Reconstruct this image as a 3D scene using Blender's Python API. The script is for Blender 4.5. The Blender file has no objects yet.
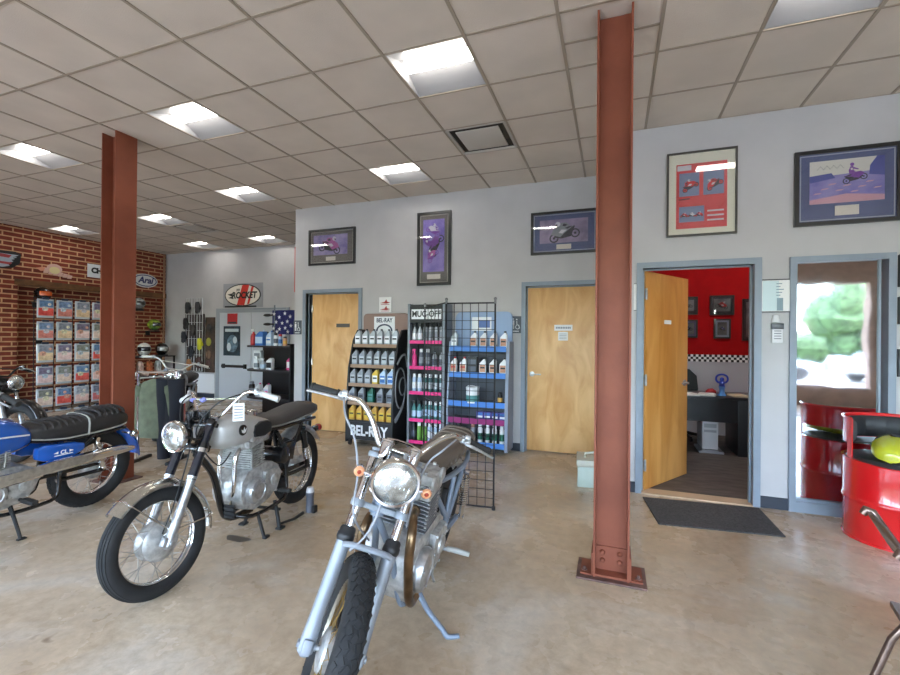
import bpy, bmesh, math, random
from mathutils import Vector, Matrix
random.seed(7)
SC = bpy.context.scene
COL = SC.collection
PI = math.pi
def R(d): return math.radians(d)
def V(*a): return Vector(a)

# ------------------------------------------------------------------ materials
def lin(c):
    c = c / 255.0
    return c / 12.92 if c <= .04045 else ((c + .055) / 1.055) ** 2.4
def rgb(c): return (lin(c[0]), lin(c[1]), lin(c[2]), 1)
MATS = {}
def P(name, c, rough=.5, metal=0, var=.0, scale=8, bump=0, bscale=60, coat=0, emit=0, spec=.5, c2=None, stretch=None):
    if name in MATS: return MATS[name]
    m = bpy.data.materials.new(name); m.use_nodes = True
    nt = m.node_tree; b = nt.nodes['Principled BSDF']
    b.inputs['Base Color'].default_value = rgb(c)
    b.inputs['Roughness'].default_value = rough
    b.inputs['Metallic'].default_value = metal
    b.inputs['Coat Weight'].default_value = coat
    b.inputs['Coat Roughness'].default_value = .05
    b.inputs['Specular IOR Level'].default_value = spec
    if emit:
        b.inputs['Emission Color'].default_value = rgb(c); b.inputs['Emission Strength'].default_value = emit
    tc = nt.nodes.new('ShaderNodeTexCoord')
    src = tc.outputs['Object']
    if stretch:
        mp = nt.nodes.new('ShaderNodeMapping'); mp.inputs['Scale'].default_value = stretch
        nt.links.new(src, mp.inputs['Vector']); src = mp.outputs['Vector']
    if var or c2:
        n = nt.nodes.new('ShaderNodeTexNoise'); n.inputs['Scale'].default_value = scale
        n.inputs['Detail'].default_value = 5
        nt.links.new(src, n.inputs['Vector'])
        r = nt.nodes.new('ShaderNodeValToRGB')
        r.color_ramp.elements[0].position = .35; r.color_ramp.elements[1].position = .65
        if c2: r.color_ramp.elements[0].color = rgb(c2); r.color_ramp.elements[1].color = rgb(c)
        else:
            r.color_ramp.elements[0].color = rgb([max(0, k * (1 - var)) for k in c])
            r.color_ramp.elements[1].color = rgb([min(255, k * (1 + var * .6)) for k in c])
        nt.links.new(n.outputs['Fac'], r.inputs['Fac']); nt.links.new(r.outputs['Color'], b.inputs['Base Color'])
    if bump:
        n2 = nt.nodes.new('ShaderNodeTexNoise'); n2.inputs['Scale'].default_value = bscale; n2.inputs['Detail'].default_value = 4
        nt.links.new(src, n2.inputs['Vector'])
        bp = nt.nodes.new('ShaderNodeBump'); bp.inputs['Strength'].default_value = bump; bp.inputs['Distance'].default_value = .01
        nt.links.new(n2.outputs['Fac'], bp.inputs['Height']); nt.links.new(bp.outputs['Normal'], b.inputs['Normal'])
    MATS[name] = m
    return m

# ------------------------------------------------------------------ mesh builder
class MB:
    def __init__(s, xf=None): s.bm = bmesh.new(); s.xf = xf; s.mi = 0
    def _f(s, vs):
        try:
            f = s.bm.faces.new(vs); f.material_index = s.mi; return f
        except ValueError: return None
    def vert(s, p): return s.bm.verts.new(p)
    def loft(s, rings, close=True, cap=True, loop=False):
        rr = [[s.vert(p) for p in r] for r in rings]
        n = len(rr[0]); m = len(rr)
        for i in range(m if loop else m - 1):
            a, b = rr[i], rr[(i + 1) % m]
            for k in range(n if close else n - 1):
                s._f((a[k], a[(k + 1) % n], b[(k + 1) % n], b[k]))
        if cap and not loop and close:
            s._f(rr[0][::-1]); s._f(rr[-1])
        return s
    def tube(s, pts, r, n=8, sub=0, loop=False, cap=True):
        P_ = [Vector(p) for p in pts]
        rs = r if isinstance(r, (list, tuple)) else [r] * len(P_)
        if sub:
            Q = []; q = []; m = len(P_)
            rng = range(m if loop else m - 1)
            for i in rng:
                if loop: a, b, c, d = P_[i - 1], P_[i], P_[(i + 1) % m], P_[(i + 2) % m]
                else: a, b, c, d = P_[max(i - 1, 0)], P_[i], P_[i + 1], P_[min(i + 2, m - 1)]
                for k in range(sub):
                    t = k / sub
                    Q.append(.5 * ((2 * b) + (c - a) * t + (2 * a - 5 * b + 4 * c - d) * t * t + (3 * b - a - 3 * c + d) * t ** 3))
                    q.append(rs[i] + (rs[(i + 1) % m] - rs[i]) * t)
            if not loop: Q.append(P_[-1]); q.append(rs[-1])
            P_, rs = Q, q
        rings = []; up = None; m = len(P_)
        for i, p in enumerate(P_):
            if loop: t = P_[(i + 1) % m] - P_[i - 1]
            else: t = P_[min(i + 1, m - 1)] - P_[max(i - 1, 0)]
            if t.length < 1e-9: t = Vector((0, 0, 1))
            t.normalize()
            if up is None:
                up = Vector((0, 0, 1)) if abs(t.z) < .9 else Vector((1, 0, 0))
            side = t.cross(up)
            if side.length < 1e-6: side = t.orthogonal()
            side.normalize(); up = side.cross(t).normalized()
            rings.append([p + (side * math.cos(2 * PI * k / n) + up * math.sin(2 * PI * k / n)) * rs[i] for k in range(n)])
        return s.loft(rings, loop=loop, cap=cap)
    def cyl(s, a, b, r, r2=None, n=16, cap=True): return s.tube([a, b], [r, r if r2 is None else r2], n, cap=cap)
    def lathe(s, prof, o=(0, 0, 0), axis=(0, 0, 1), n=24, closed=False, a0=0, a1=2 * PI, cap=True):
        ax = Vector(axis).normalized(); u = ax.orthogonal().normalized(); w = ax.cross(u); o = Vector(o)
        full = abs(a1 - a0 - 2 * PI) < 1e-6
        k = n if full else n + 1
        rings = [[o + ax * h + (u * math.cos(a0 + (a1 - a0) * i / n) + w * math.sin(a0 + (a1 - a0) * i / n)) * max(r, 1e-4) for i in range(k)] for r, h in prof]
        if closed: return s.loft(rings, loop=True, cap=False, close=full)
        return s.loft(rings, cap=cap and full, close=full)
    def box(s, c, d, rot=None, bev=0):
        c = Vector(c); h = Vector(d) / 2
        M3 = rot.to_3x3() if rot else Matrix.Identity(3)
        vs = []
        for z in (-1, 1):
            for y in (-1, 1):
                for x in (-1, 1): vs.append(s.vert(c + M3 @ Vector((x * h.x, y * h.y, z * h.z))))
        fs = [s._f([vs[i] for i in q]) for q in ((0, 2, 3, 1), (4, 5, 7, 6), (0, 1, 5, 4), (2, 6, 7, 3), (0, 4, 6, 2), (1, 3, 7, 5))]
        if bev:
            es = list({e for f in fs for e in f.edges})
            g = bmesh.ops.bevel(s.bm, geom=es, offset=bev, segments=2, profile=.6, affect='EDGES')
            for f in g['faces']: f.material_index = s.mi
        return s
    def b2(s, x0, x1, y0, y1, z0, z1, bev=0):
        return s.box(((x0 + x1) / 2, (y0 + y1) / 2, (z0 + z1) / 2), (abs(x1 - x0), abs(y1 - y0), abs(z1 - z0)), bev=bev)
    def prism(s, poly, d0, d1, plane='xz', bev=0):
        def mk(p, d):
            if plane == 'xz': return (p[0], d, p[1])
            if plane == 'yz': return (d, p[0], p[1])
            return (p[0], p[1], d)
        a = [s.vert(mk(p, d0)) for p in poly]; b = [s.vert(mk(p, d1)) for p in poly]; n = len(poly)
        fs = [s._f(a[::-1]), s._f(b)] + [s._f((a[i], a[(i + 1) % n], b[(i + 1) % n], b[i])) for i in range(n)]
        if bev:
            es = list({e for f in fs[:2] if f for e in f.edges})
            g = bmesh.ops.bevel(s.bm, geom=es, offset=bev, segments=2, profile=.6, affect='EDGES')
            for f in g['faces']: f.material_index = s.mi
        return s
    def ell(s, c, r, n=16, m=10, z0=-1, z1=1, rot=None):
        c = Vector(c); rings = []
        M3 = rot.to_3x3() if rot else Matrix.Identity(3)
        for i in range(m + 1):
            z = math.sin(-PI / 2 + PI * i / m); z = max(z0, min(z1, z)); q = math.sqrt(max(0, 1 - z * z)) + 1e-4
            rings.append([c + M3 @ Vector((r[0] * q * math.cos(2 * PI * k / n), r[1] * q * math.sin(2 * PI * k / n), r[2] * z)) for k in range(n)])
        return s.loft(rings)
    def secs(s, S, n=20, e=2.6, axis='x'):
        """sections (x, z0, z1, halfwidth) of a superellipse along x"""
        rings = []
        for q in S:
            x, z0, z1, w = q[:4]; ex = q[4] if len(q) > 4 else e
            zc, hz = (z0 + z1) / 2, (z1 - z0) / 2; ring = []
            for k in range(n):
                t = 2 * PI * k / n; c, d = math.cos(t), math.sin(t)
                y = w * math.copysign(abs(c) ** (2 / ex), c); z = zc + hz * math.copysign(abs(d) ** (2 / ex), d)
                ring.append((x, y, z) if axis == 'x' else (y, x, z))
            rings.append(ring)
        return s.loft(rings)
    def quad(s, a, b, c, d): s._f([s.vert(p) for p in (a, b, c, d)]); return s
    def poly(s, pts): s._f([s.vert(p) for p in pts]); return s
    def build(s, name, mat, parent=None, smooth=40, loc=None, recalc=True):
        bm = s.bm
        if s.xf is not None: bmesh.ops.transform(bm, matrix=s.xf, verts=bm.verts)
        if recalc: bmesh.ops.recalc_face_normals(bm, faces=bm.faces)
        me = bpy.data.meshes.new(name); bm.to_mesh(me); bm.free()
        for m in (mat if isinstance(mat, (list, tuple)) else [mat]): me.materials.append(m)
        if smooth:
            me.shade_smooth(); me.set_sharp_from_angle(angle=R(smooth))
        o = bpy.data.objects.new(name, me); COL.objects.link(o)
        if parent: o.parent = parent
        if loc: o.location = loc
        return o

def tag(o, label=None, cat=None, group=None, kind=None):
    if label: o['label'] = label
    if cat: o['category'] = cat
    if group: o['group'] = group
    if kind: o['kind'] = kind
    return o
def thing(name, label, cat, loc=(0, 0, 0), rot=(0, 0, 0), group=None):
    o = bpy.data.objects.new(name, None); COL.objects.link(o); o.empty_display_size = .1
    o.location = loc; o.rotation_euler = rot
    return tag(o, label, cat, group)
def copy_tree(o, parent=None):
    c = o.copy(); COL.objects.link(c)
    if parent: c.parent = parent
    for ch in [k for k in SC.objects if k.parent == o]: copy_tree(ch, c)
    return c
def struct(o, label=None): o['kind'] = 'structure'; o['label'] = label or o.name.replace('_', ' '); return o
ORD = ['first', 'second', 'third', 'fourth', 'fifth', 'sixth', 'seventh', 'eighth', 'ninth', 'tenth']

def text_into(mb, body, size, M, depth=.002, shear=0, bold=.0, sx=1.0):
    """adds lettering to a mesh builder; M places the text's own xy plane, centred on its origin"""
    cu = bpy.data.curves.new('lettering', 'FONT'); cu.body = body; cu.size = size; cu.extrude = depth / 2
    cu.align_x = 'CENTER'; cu.align_y = 'CENTER'; cu.shear = shear; cu.offset = bold; cu.resolution_u = 3
    o = bpy.data.objects.new('lettering', cu); COL.objects.link(o)
    me = bpy.data.meshes.new_from_object(o.evaluated_get(bpy.context.evaluated_depsgraph_get()))
    n0 = len(mb.bm.verts); f0 = len(mb.bm.faces)
    mb.bm.from_mesh(me); mb.bm.verts.ensure_lookup_table(); mb.bm.faces.ensure_lookup_table()
    S = Matrix.Diagonal((sx, 1, 1, 1))
    bmesh.ops.transform(mb.bm, matrix=M @ S, verts=mb.bm.verts[n0:])
    for f in mb.bm.faces[f0:]: f.material_index = mb.mi
    bpy.data.objects.remove(o); bpy.data.meshes.remove(me); bpy.data.curves.remove(cu)
    return mb
def face_y(x, y, z): return Matrix.Translation((x, y, z)) @ Matrix.Rotation(R(90), 4, 'X')     # text on a wall that faces -y
def face_x(x, y, z): return Matrix.Translation((x, y, z)) @ Matrix.Rotation(R(90), 4, 'Z') @ Matrix.Rotation(R(90), 4, 'X')   # on a wall facing +x

# ------------------------------------------------------------------ palette
WALL = P('wall paint', (184, 182, 182), .85, var=.02, scale=3, bump=.05, bscale=120)
TILE = P('ceiling tile', (208, 197, 184), .95, var=.03, scale=2, bump=.25, bscale=160)
TBAR = P('ceiling grid paint', (158, 146, 130), .6)
STEEL_BLUE = P('blue grey door frame paint', (130, 141, 153), .45, var=.03)
BASEB = P('dark rubber base', (44, 50, 62), .6)
CHROME = P('chrome', (225, 225, 225), .12, 1)
ALU = P('brushed aluminium', (190, 192, 194), .33, .8, var=.1, scale=30)
CAST = P('cast aluminium', (190, 190, 188), .42, .55, var=.15, scale=25, bump=.15, bscale=200)
RUBBER = P('tyre rubber', (40, 40, 41), .75, var=.12, scale=12, spec=.35)
BLACKP = P('black gloss paint', (16, 16, 18), .25, coat=.5)
BLACKM = P('black matt', (24, 24, 25), .6)
BLACKPL = P('black plastic', (28, 28, 30), .45)
WHITE = P('white plastic', (230, 230, 230), .4)
SPOKE = P('spoke steel', (175, 172, 165), .3, 1)
GLASSY = P('headlamp glass', (206, 209, 206), .12, .75, var=.35, scale=16, bump=.5, bscale=30, coat=1)
AMBER = P('amber lens', (196, 92, 40), .2, coat=.6)
REDL = P('red lens', (150, 18, 20), .2, coat=.6)
PAPER = P('paper', (228, 228, 226), .8)
GREYTX = P('grey print', (120, 122, 128), .8)
GOLDW = P('brass tone steel', (170, 140, 80), .35, .9)
FORKGREY = P('blue grey fork paint', (138, 143, 150), .45, .2, var=.05)
BRONZE = P('heat browned pipe', (128, 104, 78), .3, .9, var=.25, scale=9)
SKY_STRENGTH, LAMP_STRENGTH, ADDED_OFFICE_LAMP, EXPOSURE = 14, 14, 110, .6
# ------------------------------------------------------------------ camera and light
HC = 1.454; HZ = 3.469
yaw, pitch, roll, FPX = .3528, .002, .0092, 442.3
cs, sn = math.cos(yaw), math.sin(yaw)
fw = V(-sn, cs, 0); rt = V(cs, sn, 0); up = V(0, 0, 1)
fw2 = fw * math.cos(pitch) + up * math.sin(pitch); up2 = up * math.cos(pitch) - fw * math.sin(pitch)
rt3 = rt * math.cos(roll) + up2 * math.sin(roll); up3 = up2 * math.cos(roll) - rt * math.sin(roll)
cam = bpy.data.cameras.new('camera'); co = bpy.data.objects.new('camera', cam); COL.objects.link(co)
M = Matrix.Identity(4)
for i in range(3): M[i][0], M[i][1], M[i][2] = rt3[i], up3[i], -fw2[i]
M.translation = V(0, 0, HC); co.matrix_world = M
cam.sensor_fit = 'HORIZONTAL'; cam.sensor_width = 36; cam.lens = FPX / 900 * 36; cam.clip_start = .05; cam.clip_end = 400
SC.camera = co
SC.view_settings.view_transform = 'Standard'; SC.view_settings.look = 'None'
SC.view_settings.gamma = 1; SC.view_settings.use_curve_mapping = False
SC.view_settings.exposure = EXPOSURE
w = bpy.data.worlds.new('sky'); SC.world = w; w.use_nodes = True
nt = w.node_tree; bg = nt.nodes['Background']
sky = nt.nodes.new('ShaderNodeTexSky'); sky.sky_type = 'NISHITA'; sky.sun_disc = False
sky.sun_elevation = R(50); sky.sun_rotation = R(20); sky.air_density = 1.0; sky.dust_density = 1.0; sky.ozone_density = 1
mx = nt.nodes.new('ShaderNodeMixRGB'); mx.inputs['Fac'].default_value = .82; mx.inputs['Color2'].default_value = (.255, .232, .195, 1)
nt.links.new(sky.outputs['Color'], mx.inputs['Color1']); nt.links.new(mx.outputs['Color'], bg.inputs['Color'])
bg.inputs['Strength'].default_value = SKY_STRENGTH

# ------------------------------------------------------------------ setting
XB, Y1, Y2, YF, XR, YN = -10.42, 4.59, 5.71, 7.85, 7.6, -3.2
def concrete():
    m = bpy.data.materials.new('polished concrete'); m.use_nodes = True
    nt = m.node_tree; b = nt.nodes['Principled BSDF']; L = nt.links.new
    tc = nt.nodes.new('ShaderNodeTexCoord')
    def noise(sc, det=6, dist=.0, rough=.6):
        n = nt.nodes.new('ShaderNodeTexNoise'); n.inputs['Scale'].default_value = sc; n.inputs['Detail'].default_value = det
        n.inputs['Distortion'].default_value = dist; n.inputs['Roughness'].default_value = rough
        L(tc.outputs['Object'], n.inputs['Vector']); return n
    def ramp(src, a, b_, ca, cb):
        r = nt.nodes.new('ShaderNodeValToRGB'); e = r.color_ramp.elements
        e[0].position, e[1].position, e[0].color, e[1].color = a, b_, rgb(ca), rgb(cb); L(src, r.inputs['Fac']); return r
    def mix(f, a, b_, mode='MIX'):
        x = nt.nodes.new('ShaderNodeMixRGB'); x.blend_type = mode
        if isinstance(f, float): x.inputs['Fac'].default_value = f
        else: L(f, x.inputs['Fac'])
        L(a, x.inputs['Color1']); L(b_, x.inputs['Color2']); return x.outputs['Color']
    base = ramp(noise(.55, 7, .6).outputs['Fac'], .36, .66, (182, 158, 130), (213, 194, 168))
    pale = ramp(noise(.9, 8, 1.0).outputs['Fac'], .5, .72, (0, 0, 0), (255, 255, 255))
    palec = nt.nodes.new('ShaderNodeRGB'); palec.outputs[0].default_value = rgb((220, 210, 195))
    c = mix(pale.outputs['Color'], base.outputs['Color'], palec.outputs[0])
    fine = ramp(noise(14, 8, .3, .7).outputs['Fac'], .3, .7, (205, 203, 200), (255, 255, 255))
    c = mix(.8, c, fine.outputs['Color'], 'MULTIPLY')
    spots = ramp(noise(3.3, 3, .2).outputs['Fac'], .70, .76, (255, 255, 255), (150, 132, 115))
    c = mix(.8, c, spots.outputs['Color'], 'MULTIPLY')
    L(c, b.inputs['Base Color'])
    rr = ramp(noise(1.7, 5).outputs['Fac'], .3, .7, (110, 110, 110), (165, 165, 165)); L(rr.outputs['Color'], b.inputs['Roughness'])
    b.inputs['Specular IOR Level'].default_value = .3
    return m
def brick():
    m = bpy.data.materials.new('red brick'); m.use_nodes = True
    nt = m.node_tree; b = nt.nodes['Principled BSDF']; L = nt.links.new
    tc = nt.nodes.new('ShaderNodeTexCoord'); sp = nt.nodes.new('ShaderNodeSeparateXYZ'); cb = nt.nodes.new('ShaderNodeCombineXYZ')
    L(tc.outputs['Object'], sp.inputs[0]); ad = nt.nodes.new('ShaderNodeMath'); ad.operation = 'ADD'
    L(sp.outputs['Y'], ad.inputs[0]); L(sp.outputs['X'], ad.inputs[1]); L(ad.outputs[0], cb.inputs['X']); L(sp.outputs['Z'], cb.inputs['Y'])
    t = nt.nodes.new('ShaderNodeTexBrick'); t.inputs['Scale'].default_value = 1
    t.inputs['Brick Width'].default_value = .30; t.inputs['Row Height'].default_value = .088; t.inputs['Mortar Size'].default_value = .014
    t.inputs['Mortar Smooth'].default_value = .3; t.inputs['Bias'].default_value = -.2
    t.inputs['Color1'].default_value = rgb((128, 54, 36)); t.inputs['Color2'].default_value = rgb((92, 36, 26)); t.inputs['Mortar'].default_value = rgb((196, 150, 112))
    L(cb.outputs[0], t.inputs['Vector'])
    n = nt.nodes.new('ShaderNodeTexNoise'); n.inputs['Scale'].default_value = 9; L(tc.outputs['Object'], n.inputs['Vector'])
    x = nt.nodes.new('ShaderNodeMixRGB'); x.blend_type = 'OVERLAY'; x.inputs['Fac'].default_value = .35
    L(t.outputs['Color'], x.inputs['Color1']); L(n.outputs['Fac'], x.inputs['Color2']); L(x.outputs['Color'], b.inputs['Base Color'])
    bp = nt.nodes.new('ShaderNodeBump'); bp.inputs['Strength'].default_value = .4; bp.inputs['Distance'].default_value = .01; bp.invert = True
    L(t.outputs['Fac'], bp.inputs['Height']); L(bp.outputs['Normal'], b.inputs['Normal']); b.inputs['Roughness'].default_value = .85
    return m
def wood(name, a, b_, stretch, rough=.4):
    m = bpy.data.materials.new(name); m.use_nodes = True
    nt = m.node_tree; b = nt.nodes['Principled BSDF']; L = nt.links.new
    tc = nt.nodes.new('ShaderNodeTexCoord'); mp = nt.nodes.new('ShaderNodeMapping'); mp.inputs['Scale'].default_value = stretch
    L(tc.outputs['Object'], mp.inputs['Vector'])
    n = nt.nodes.new('ShaderNodeTexNoise'); n.inputs['Scale'].default_value = 2.2; n.inputs['Detail'].default_value = 8; n.inputs['Distortion'].default_value = .9
    L(mp.outputs['Vector'], n.inputs['Vector'])
    r = nt.nodes.new('ShaderNodeValToRGB'); e = r.color_ramp.elements
    e[0].position, e[1].position, e[0].color, e[1].color = .33, .66, rgb(a), rgb(b_)
    L(n.outputs['Fac'], r.inputs['Fac']); L(r.outputs['Color'], b.inputs['Base Color']); b.inputs['Roughness'].default_value = rough
    return m
CONC = concrete(); BRICK = brick()
BIRCH = wood('birch veneer', (198, 146, 84), (224, 180, 122), (2.5, 2.5, .9))
BIRCH_D = wood('golden birch veneer', (196, 132, 58), (222, 164, 92), (2.5, 2.5, .5))

struct(MB().b2(XB - .4, XR, YN, YF + .1, -.1, 0).build('floor', CONC, smooth=0))
def holed_wall(name, y0, y1, x0, x1, z1, holes, mat):
    mb = MB(); xs = sorted({x0, x1, *[h[0] for h in holes], *[h[1] for h in holes]})
    for a, b in zip(xs, xs[1:]):
        zz = 0; mid = (a + b) / 2
        for h in sorted([h for h in holes if h[0] < mid < h[1]], key=lambda h: h[2]):
            if h[2] > zz: mb.b2(a, b, y0, y1, zz, h[2])
            zz = h[3]
        if zz < z1: mb.b2(a, b, y0, y1, zz, z1)
    return struct(mb.build(name, mat, smooth=0))
D1 = (-4.50, -3.55, 0, 2.135); D2 = (-1.06, -.12, 0, 2.135); D3 = (.265, 1.165, 0, 2.135); W1 = (1.475, 2.085, .09, 2.13)
holed_wall('wall_back', Y2, Y2 + .12, -4.72, .13, HZ, [D1, D2], WALL)
holed_wall('wall_right', Y1, Y1 + .12, .11, XR, HZ, [D3, W1], WALL)
struct(MB().b2(.11, .23, Y1 + .12, Y2 + .12, 0, HZ).build('wall_return', WALL, smooth=0))
struct(MB().b2(-4.72, -4.60, Y2 + .12, YF, 0, HZ).build('wall_corner', WALL, smooth=0))
struct(MB().b2(XB - .4, XR, YF, YF + .12, 0, HZ).build('wall_far', WALL, smooth=0))
struct(MB().b2(XR, XR + .15, YN, YF + .1, 0, HZ).build('wall_end', WALL, smooth=0))
# brick side wall with a recessed bay
mb = MB(); B0, B1, BT = 4.95, 7.84, 2.40
mb.b2(XB - .35, XB, YN, B0, 0, HZ); mb.b2(XB - .35, XB, B1, YF, 0, HZ); mb.b2(XB - .35, XB, B0, B1, BT, HZ); mb.b2(XB - .35, XB - .16, B0, B1, 0, BT)
struct(mb.build('wall_left', BRICK, smooth=0))
struct(MB().b2(XB - .05, XB + .03, B0 - .05, B1 + .1, BT - .02, BT + .09).build('trim_1', P('weathered lintel', (112, 76, 46), .8, var=.2, scale=6), smooth=0), 'brown lintel over the brick bay')
struct(MB().cyl((XB + .04, 7.78, 0), (XB + .04, 7.78, HZ - .02), .022).build('trim_2', P('conduit tan paint', (150, 110, 80), .5)), 'vertical conduit on the brick wall')
# storefront behind the camera: piers, sill wall and header
mb = MB(); mb.b2(XB - .35, XR, YN - .25, YN, 0, .42); mb.b2(XB - .35, XR, YN - .25, YN, 2.78, HZ)
for x in (-10.6, -6.6, -2.6, 1.35, 5.35, 7.3): mb.b2(x, x + .28, YN - .25, YN, .42, 2.78)
struct(mb.build('wall_front', P('tan storefront pier', (168, 140, 122), .8, var=.06), smooth=0))

# ceiling grid: tiles are laid cell by cell, fixtures sit in cells of their own
GX, GY, CX, CY = -.335, 3.385, .6096, .604
fix = [(-2, -1), (-4, 2), (-6, -1), (-8, 2), (-10, -1), (-12, 3), (-16, 3), (-14, 6), (-11, 6), (2, -1)]
vents = [(-2, 1), (-12, 4)]
x0, x1 = XB - .35, XR; y0, y1 = YN - .2, YF + .1
i0, i1 = math.floor((x0 - GX) / CX), math.ceil((x1 - GX) / CX); j0, j1 = math.floor((y0 - GY) / CY), math.ceil((y1 - GY) / CY)
tm = MB()
for i in range(i0, i1):
    for j in range(j0, j1):
        if (i, j) in fix or (i, j) in vents or (i, j) == (3, 4): continue
        a, b = max(GX + i * CX, x0), min(GX + (i + 1) * CX, x1); c, d = max(GY + j * CY, y0), min(GY + (j + 1) * CY, y1)
        tm.quad((a, c, HZ), (a, d, HZ), (b, d, HZ), (b, c, HZ))
struct(tm.build('ceiling', TILE, smooth=0, recalc=False))
tb = MB(); hw = .011
for i in range(i0, i1 + 1):
    x = GX + i * CX
    if x0 < x < x1: tb.b2(x - hw, x + hw, y0, y1, HZ - .006, HZ + .03)
for j in range(j0, j1 + 1):
    y = GY + j * CY
    if y0 < y < y1: tb.b2(x0, x1, y - hw * .8, y + hw * .8, HZ - .005, HZ + .03)
tb.b2(GX, GX + CX, 3.09 - .01, 3.09 + .01, HZ - .005, HZ + .03)
struct(tb.build('trim_3', TBAR, smooth=0), 'ceiling grid bars')
struct(MB().b2(x0, x1, y0, y1, HZ + .25, HZ + .35).build('trim_4', BLACKM, smooth=0), 'dark deck above the ceiling tiles')

LREF = P('light reflector white', (150, 150, 152), .35, spec=.5)
def ceiling_light(i, j, label, lamp=None):
    x, y = GX + (i + .5) * CX, GY + (j + .5) * CY
    t = thing('ceiling_light', label, 'ceiling light', (x, y, HZ), group='recessed ceiling lights')
    h = CX / 2 - .016; k = CY / 2 - .014
    m = MB()
    for sgn in (-1, 1):   # sloping side reflectors
        m.loft([[(-h, sgn * k, 0), (h, sgn * k, 0)], [(-h, sgn * .085, .085), (h, sgn * .085, .085)]], close=False)
    m.loft([[(-h, -.085, .085), (h, -.085, .085)], [(-h, .085, .085), (h, .085, .085)]], close=False)
    for sgn in (-1, 1): m.poly([(sgn * h, -k, 0), (sgn * h, k, 0), (sgn * h, .085, .085), (sgn * h, -.085, .085)])
    m.build('housing', LREF, t, smooth=0)
    m = MB()   # curved lamp basket
    ring = []
    for e in (-h + .035, h - .035):
        ring.append([(e, .06 * math.cos(a), .085 - .05 * math.sin(a)) for a in [PI * q / 12 for q in range(13)]])
    m.loft(ring)
    m.build('diffuser', lamp or LAMP, t)
    return t
LAMP = P('lit diffuser', (255, 250, 242), .5, emit=LAMP_STRENGTH)
names = ['nearest the rusty column, above the silver motorcycle', 'beside the back wall above the white racks of bottles', 'right of the left steel column, nearest one',
         'in the row before the back wall, right of the left column', 'at the left edge of the photo', 'directly behind the left steel column, seen to its right', 'close to the brick wall, above the winged sign',
         'farthest to the left near the far wall', 'farthest one, by the corner of the back wall', 'at the top right corner, cut by the photo edge']
for (i, j), n in zip(fix, names): ceiling_light(i, j, 'square ceiling light ' + n)
ceiling_light(3, 4, 'unseen square ceiling light added to brighten the red walled office', P('added office diffuser', (255, 250, 242), .5, emit=ADDED_OFFICE_LAMP))  # added out of view to brighten the office, stronger than the other lights
VENTW = P('vent white enamel', (190, 184, 175), .5)
def vent(i, j, label):
    x, y = GX + (i + .5) * CX, GY + (j + .5) * CY
    t = thing('ceiling_vent', label, 'air vent', (x, y, HZ)); h = .287
    m = MB()
    for s in (-1, 1):
        m.loft([[(-h, s * h, .0), (h, s * h, 0)], [(-h + .06, s * (h - .06), .07), (h - .06, s * (h - .06), .07)]], close=False)
        m.loft([[(s * h, -h, .0), (s * h, h, 0)], [(s * (h - .06), -h + .06, .07), (s * (h - .06), h - .06, .07)]], close=False)
    m.b2(-h, h, -h, h, .2, .21)
    m.build('duct_throat', P('vent dark inside', (60, 54, 48), .8), t, smooth=0)
    m = MB()
    for s in (-1, 1): m.b2(-h, h, s * h - .014, s * h + .014, -.006, .01); m.b2(s * h - .014, s * h + .014, -h, h, -.006, .01)
    m.build('frame', VENTW, t, smooth=0)
    MB().box((0, 0, .0), (.43, .43, .012), bev=.004).build('deflector_plate', VENTW, t)
vent(-2, 1, 'square ceiling air vent with a central plate near the back wall')
vent(-12, 4, 'far ceiling air vent with dark slot, left of the corner')
sp = MB(); sp.lathe([(.04, .006), (.04, -.006), (.012, -.012), (.012, -.03), (.018, -.032), (.0, -.034)], (-1.66, 2.02, HZ), n=14)
tag(sp.build('sprinkler_head', P('sprinkler bronze', (120, 108, 94), .5, .3)), 'small round sprinkler head on the ceiling tile near the top edge', 'sprinkler')

# doors
def frame(name, x0, x1, z1, y, label, w=.055, d=.15, sill=False, y2=None):
    m = MB(); f = y - .022
    m.b2(x0 - w, x0, f, y + d, 0, z1 + w); m.b2(x1, x1 + w, f, y + d, 0, z1 + w); m.b2(x0, x1, f, y + d, z1, z1 + w)
    m.b2(x0, x0 + .016, y + .05, y + .066, 0, z1); m.b2(x1 - .016, x1, y + .05, y + .066, 0, z1); m.b2(x0, x1, y + .05, y + .066, z1 - .016, z1)
    return struct(m.build(name, STEEL_BLUE, smooth=0), label)
SHADE_BLACK = P('interior shade black', (20, 20, 22), .9)
frame('door_1', D1[0], D1[1], D1[3], Y2, 'left birch restroom door in a blue grey frame')
frame('door_2', D2[0], D2[1], D2[3], Y2, 'middle birch door in a blue grey frame')
frame('door_3', D3[0], D3[1], D3[3], Y1, 'open office doorway with a blue grey frame')
def leaf(par, w, mat, hinge_side, lever=True, hinge=True, plate=None):
    o = MB().b2(0, w, -.022, .022, .012, 2.12, bev=.002).build('door_leaf', mat, par)
    xk = w - .07 if hinge_side == 'l' else .07; sg = -1 if hinge_side == 'l' else 1
    if lever:
        m = MB()
        for s in (-1, 1):
            m.lathe([(.033, 0), (.033, .008), (.012, .012), (.012, .045)], (xk, s * .022, 1.0), (0, s, 0), 14)
            m.tube([(xk, s * .065, 1.0), (xk + sg * .05, s * .067, 1.0), (xk + sg * .12, s * .06, 1.0)], .009, 8)
        m.build('lever_handle', ALU, o)
    if hinge:
        for z in (.25, 1.07, 1.9):
            m = MB(); xh = 0 if hinge_side == 'l' else w
            m.b2(xh - .012, xh + .012, -.03, -.018, z - .05, z + .05); m.cyl((xh, -.03, z - .055), (xh, -.03, z + .055), .009, n=8)
            m.build('hinge', ALU, o)
    return o
F1, F2, F3 = (bpy.data.objects['door_%d' % k] for k in (1, 2, 3))
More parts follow.
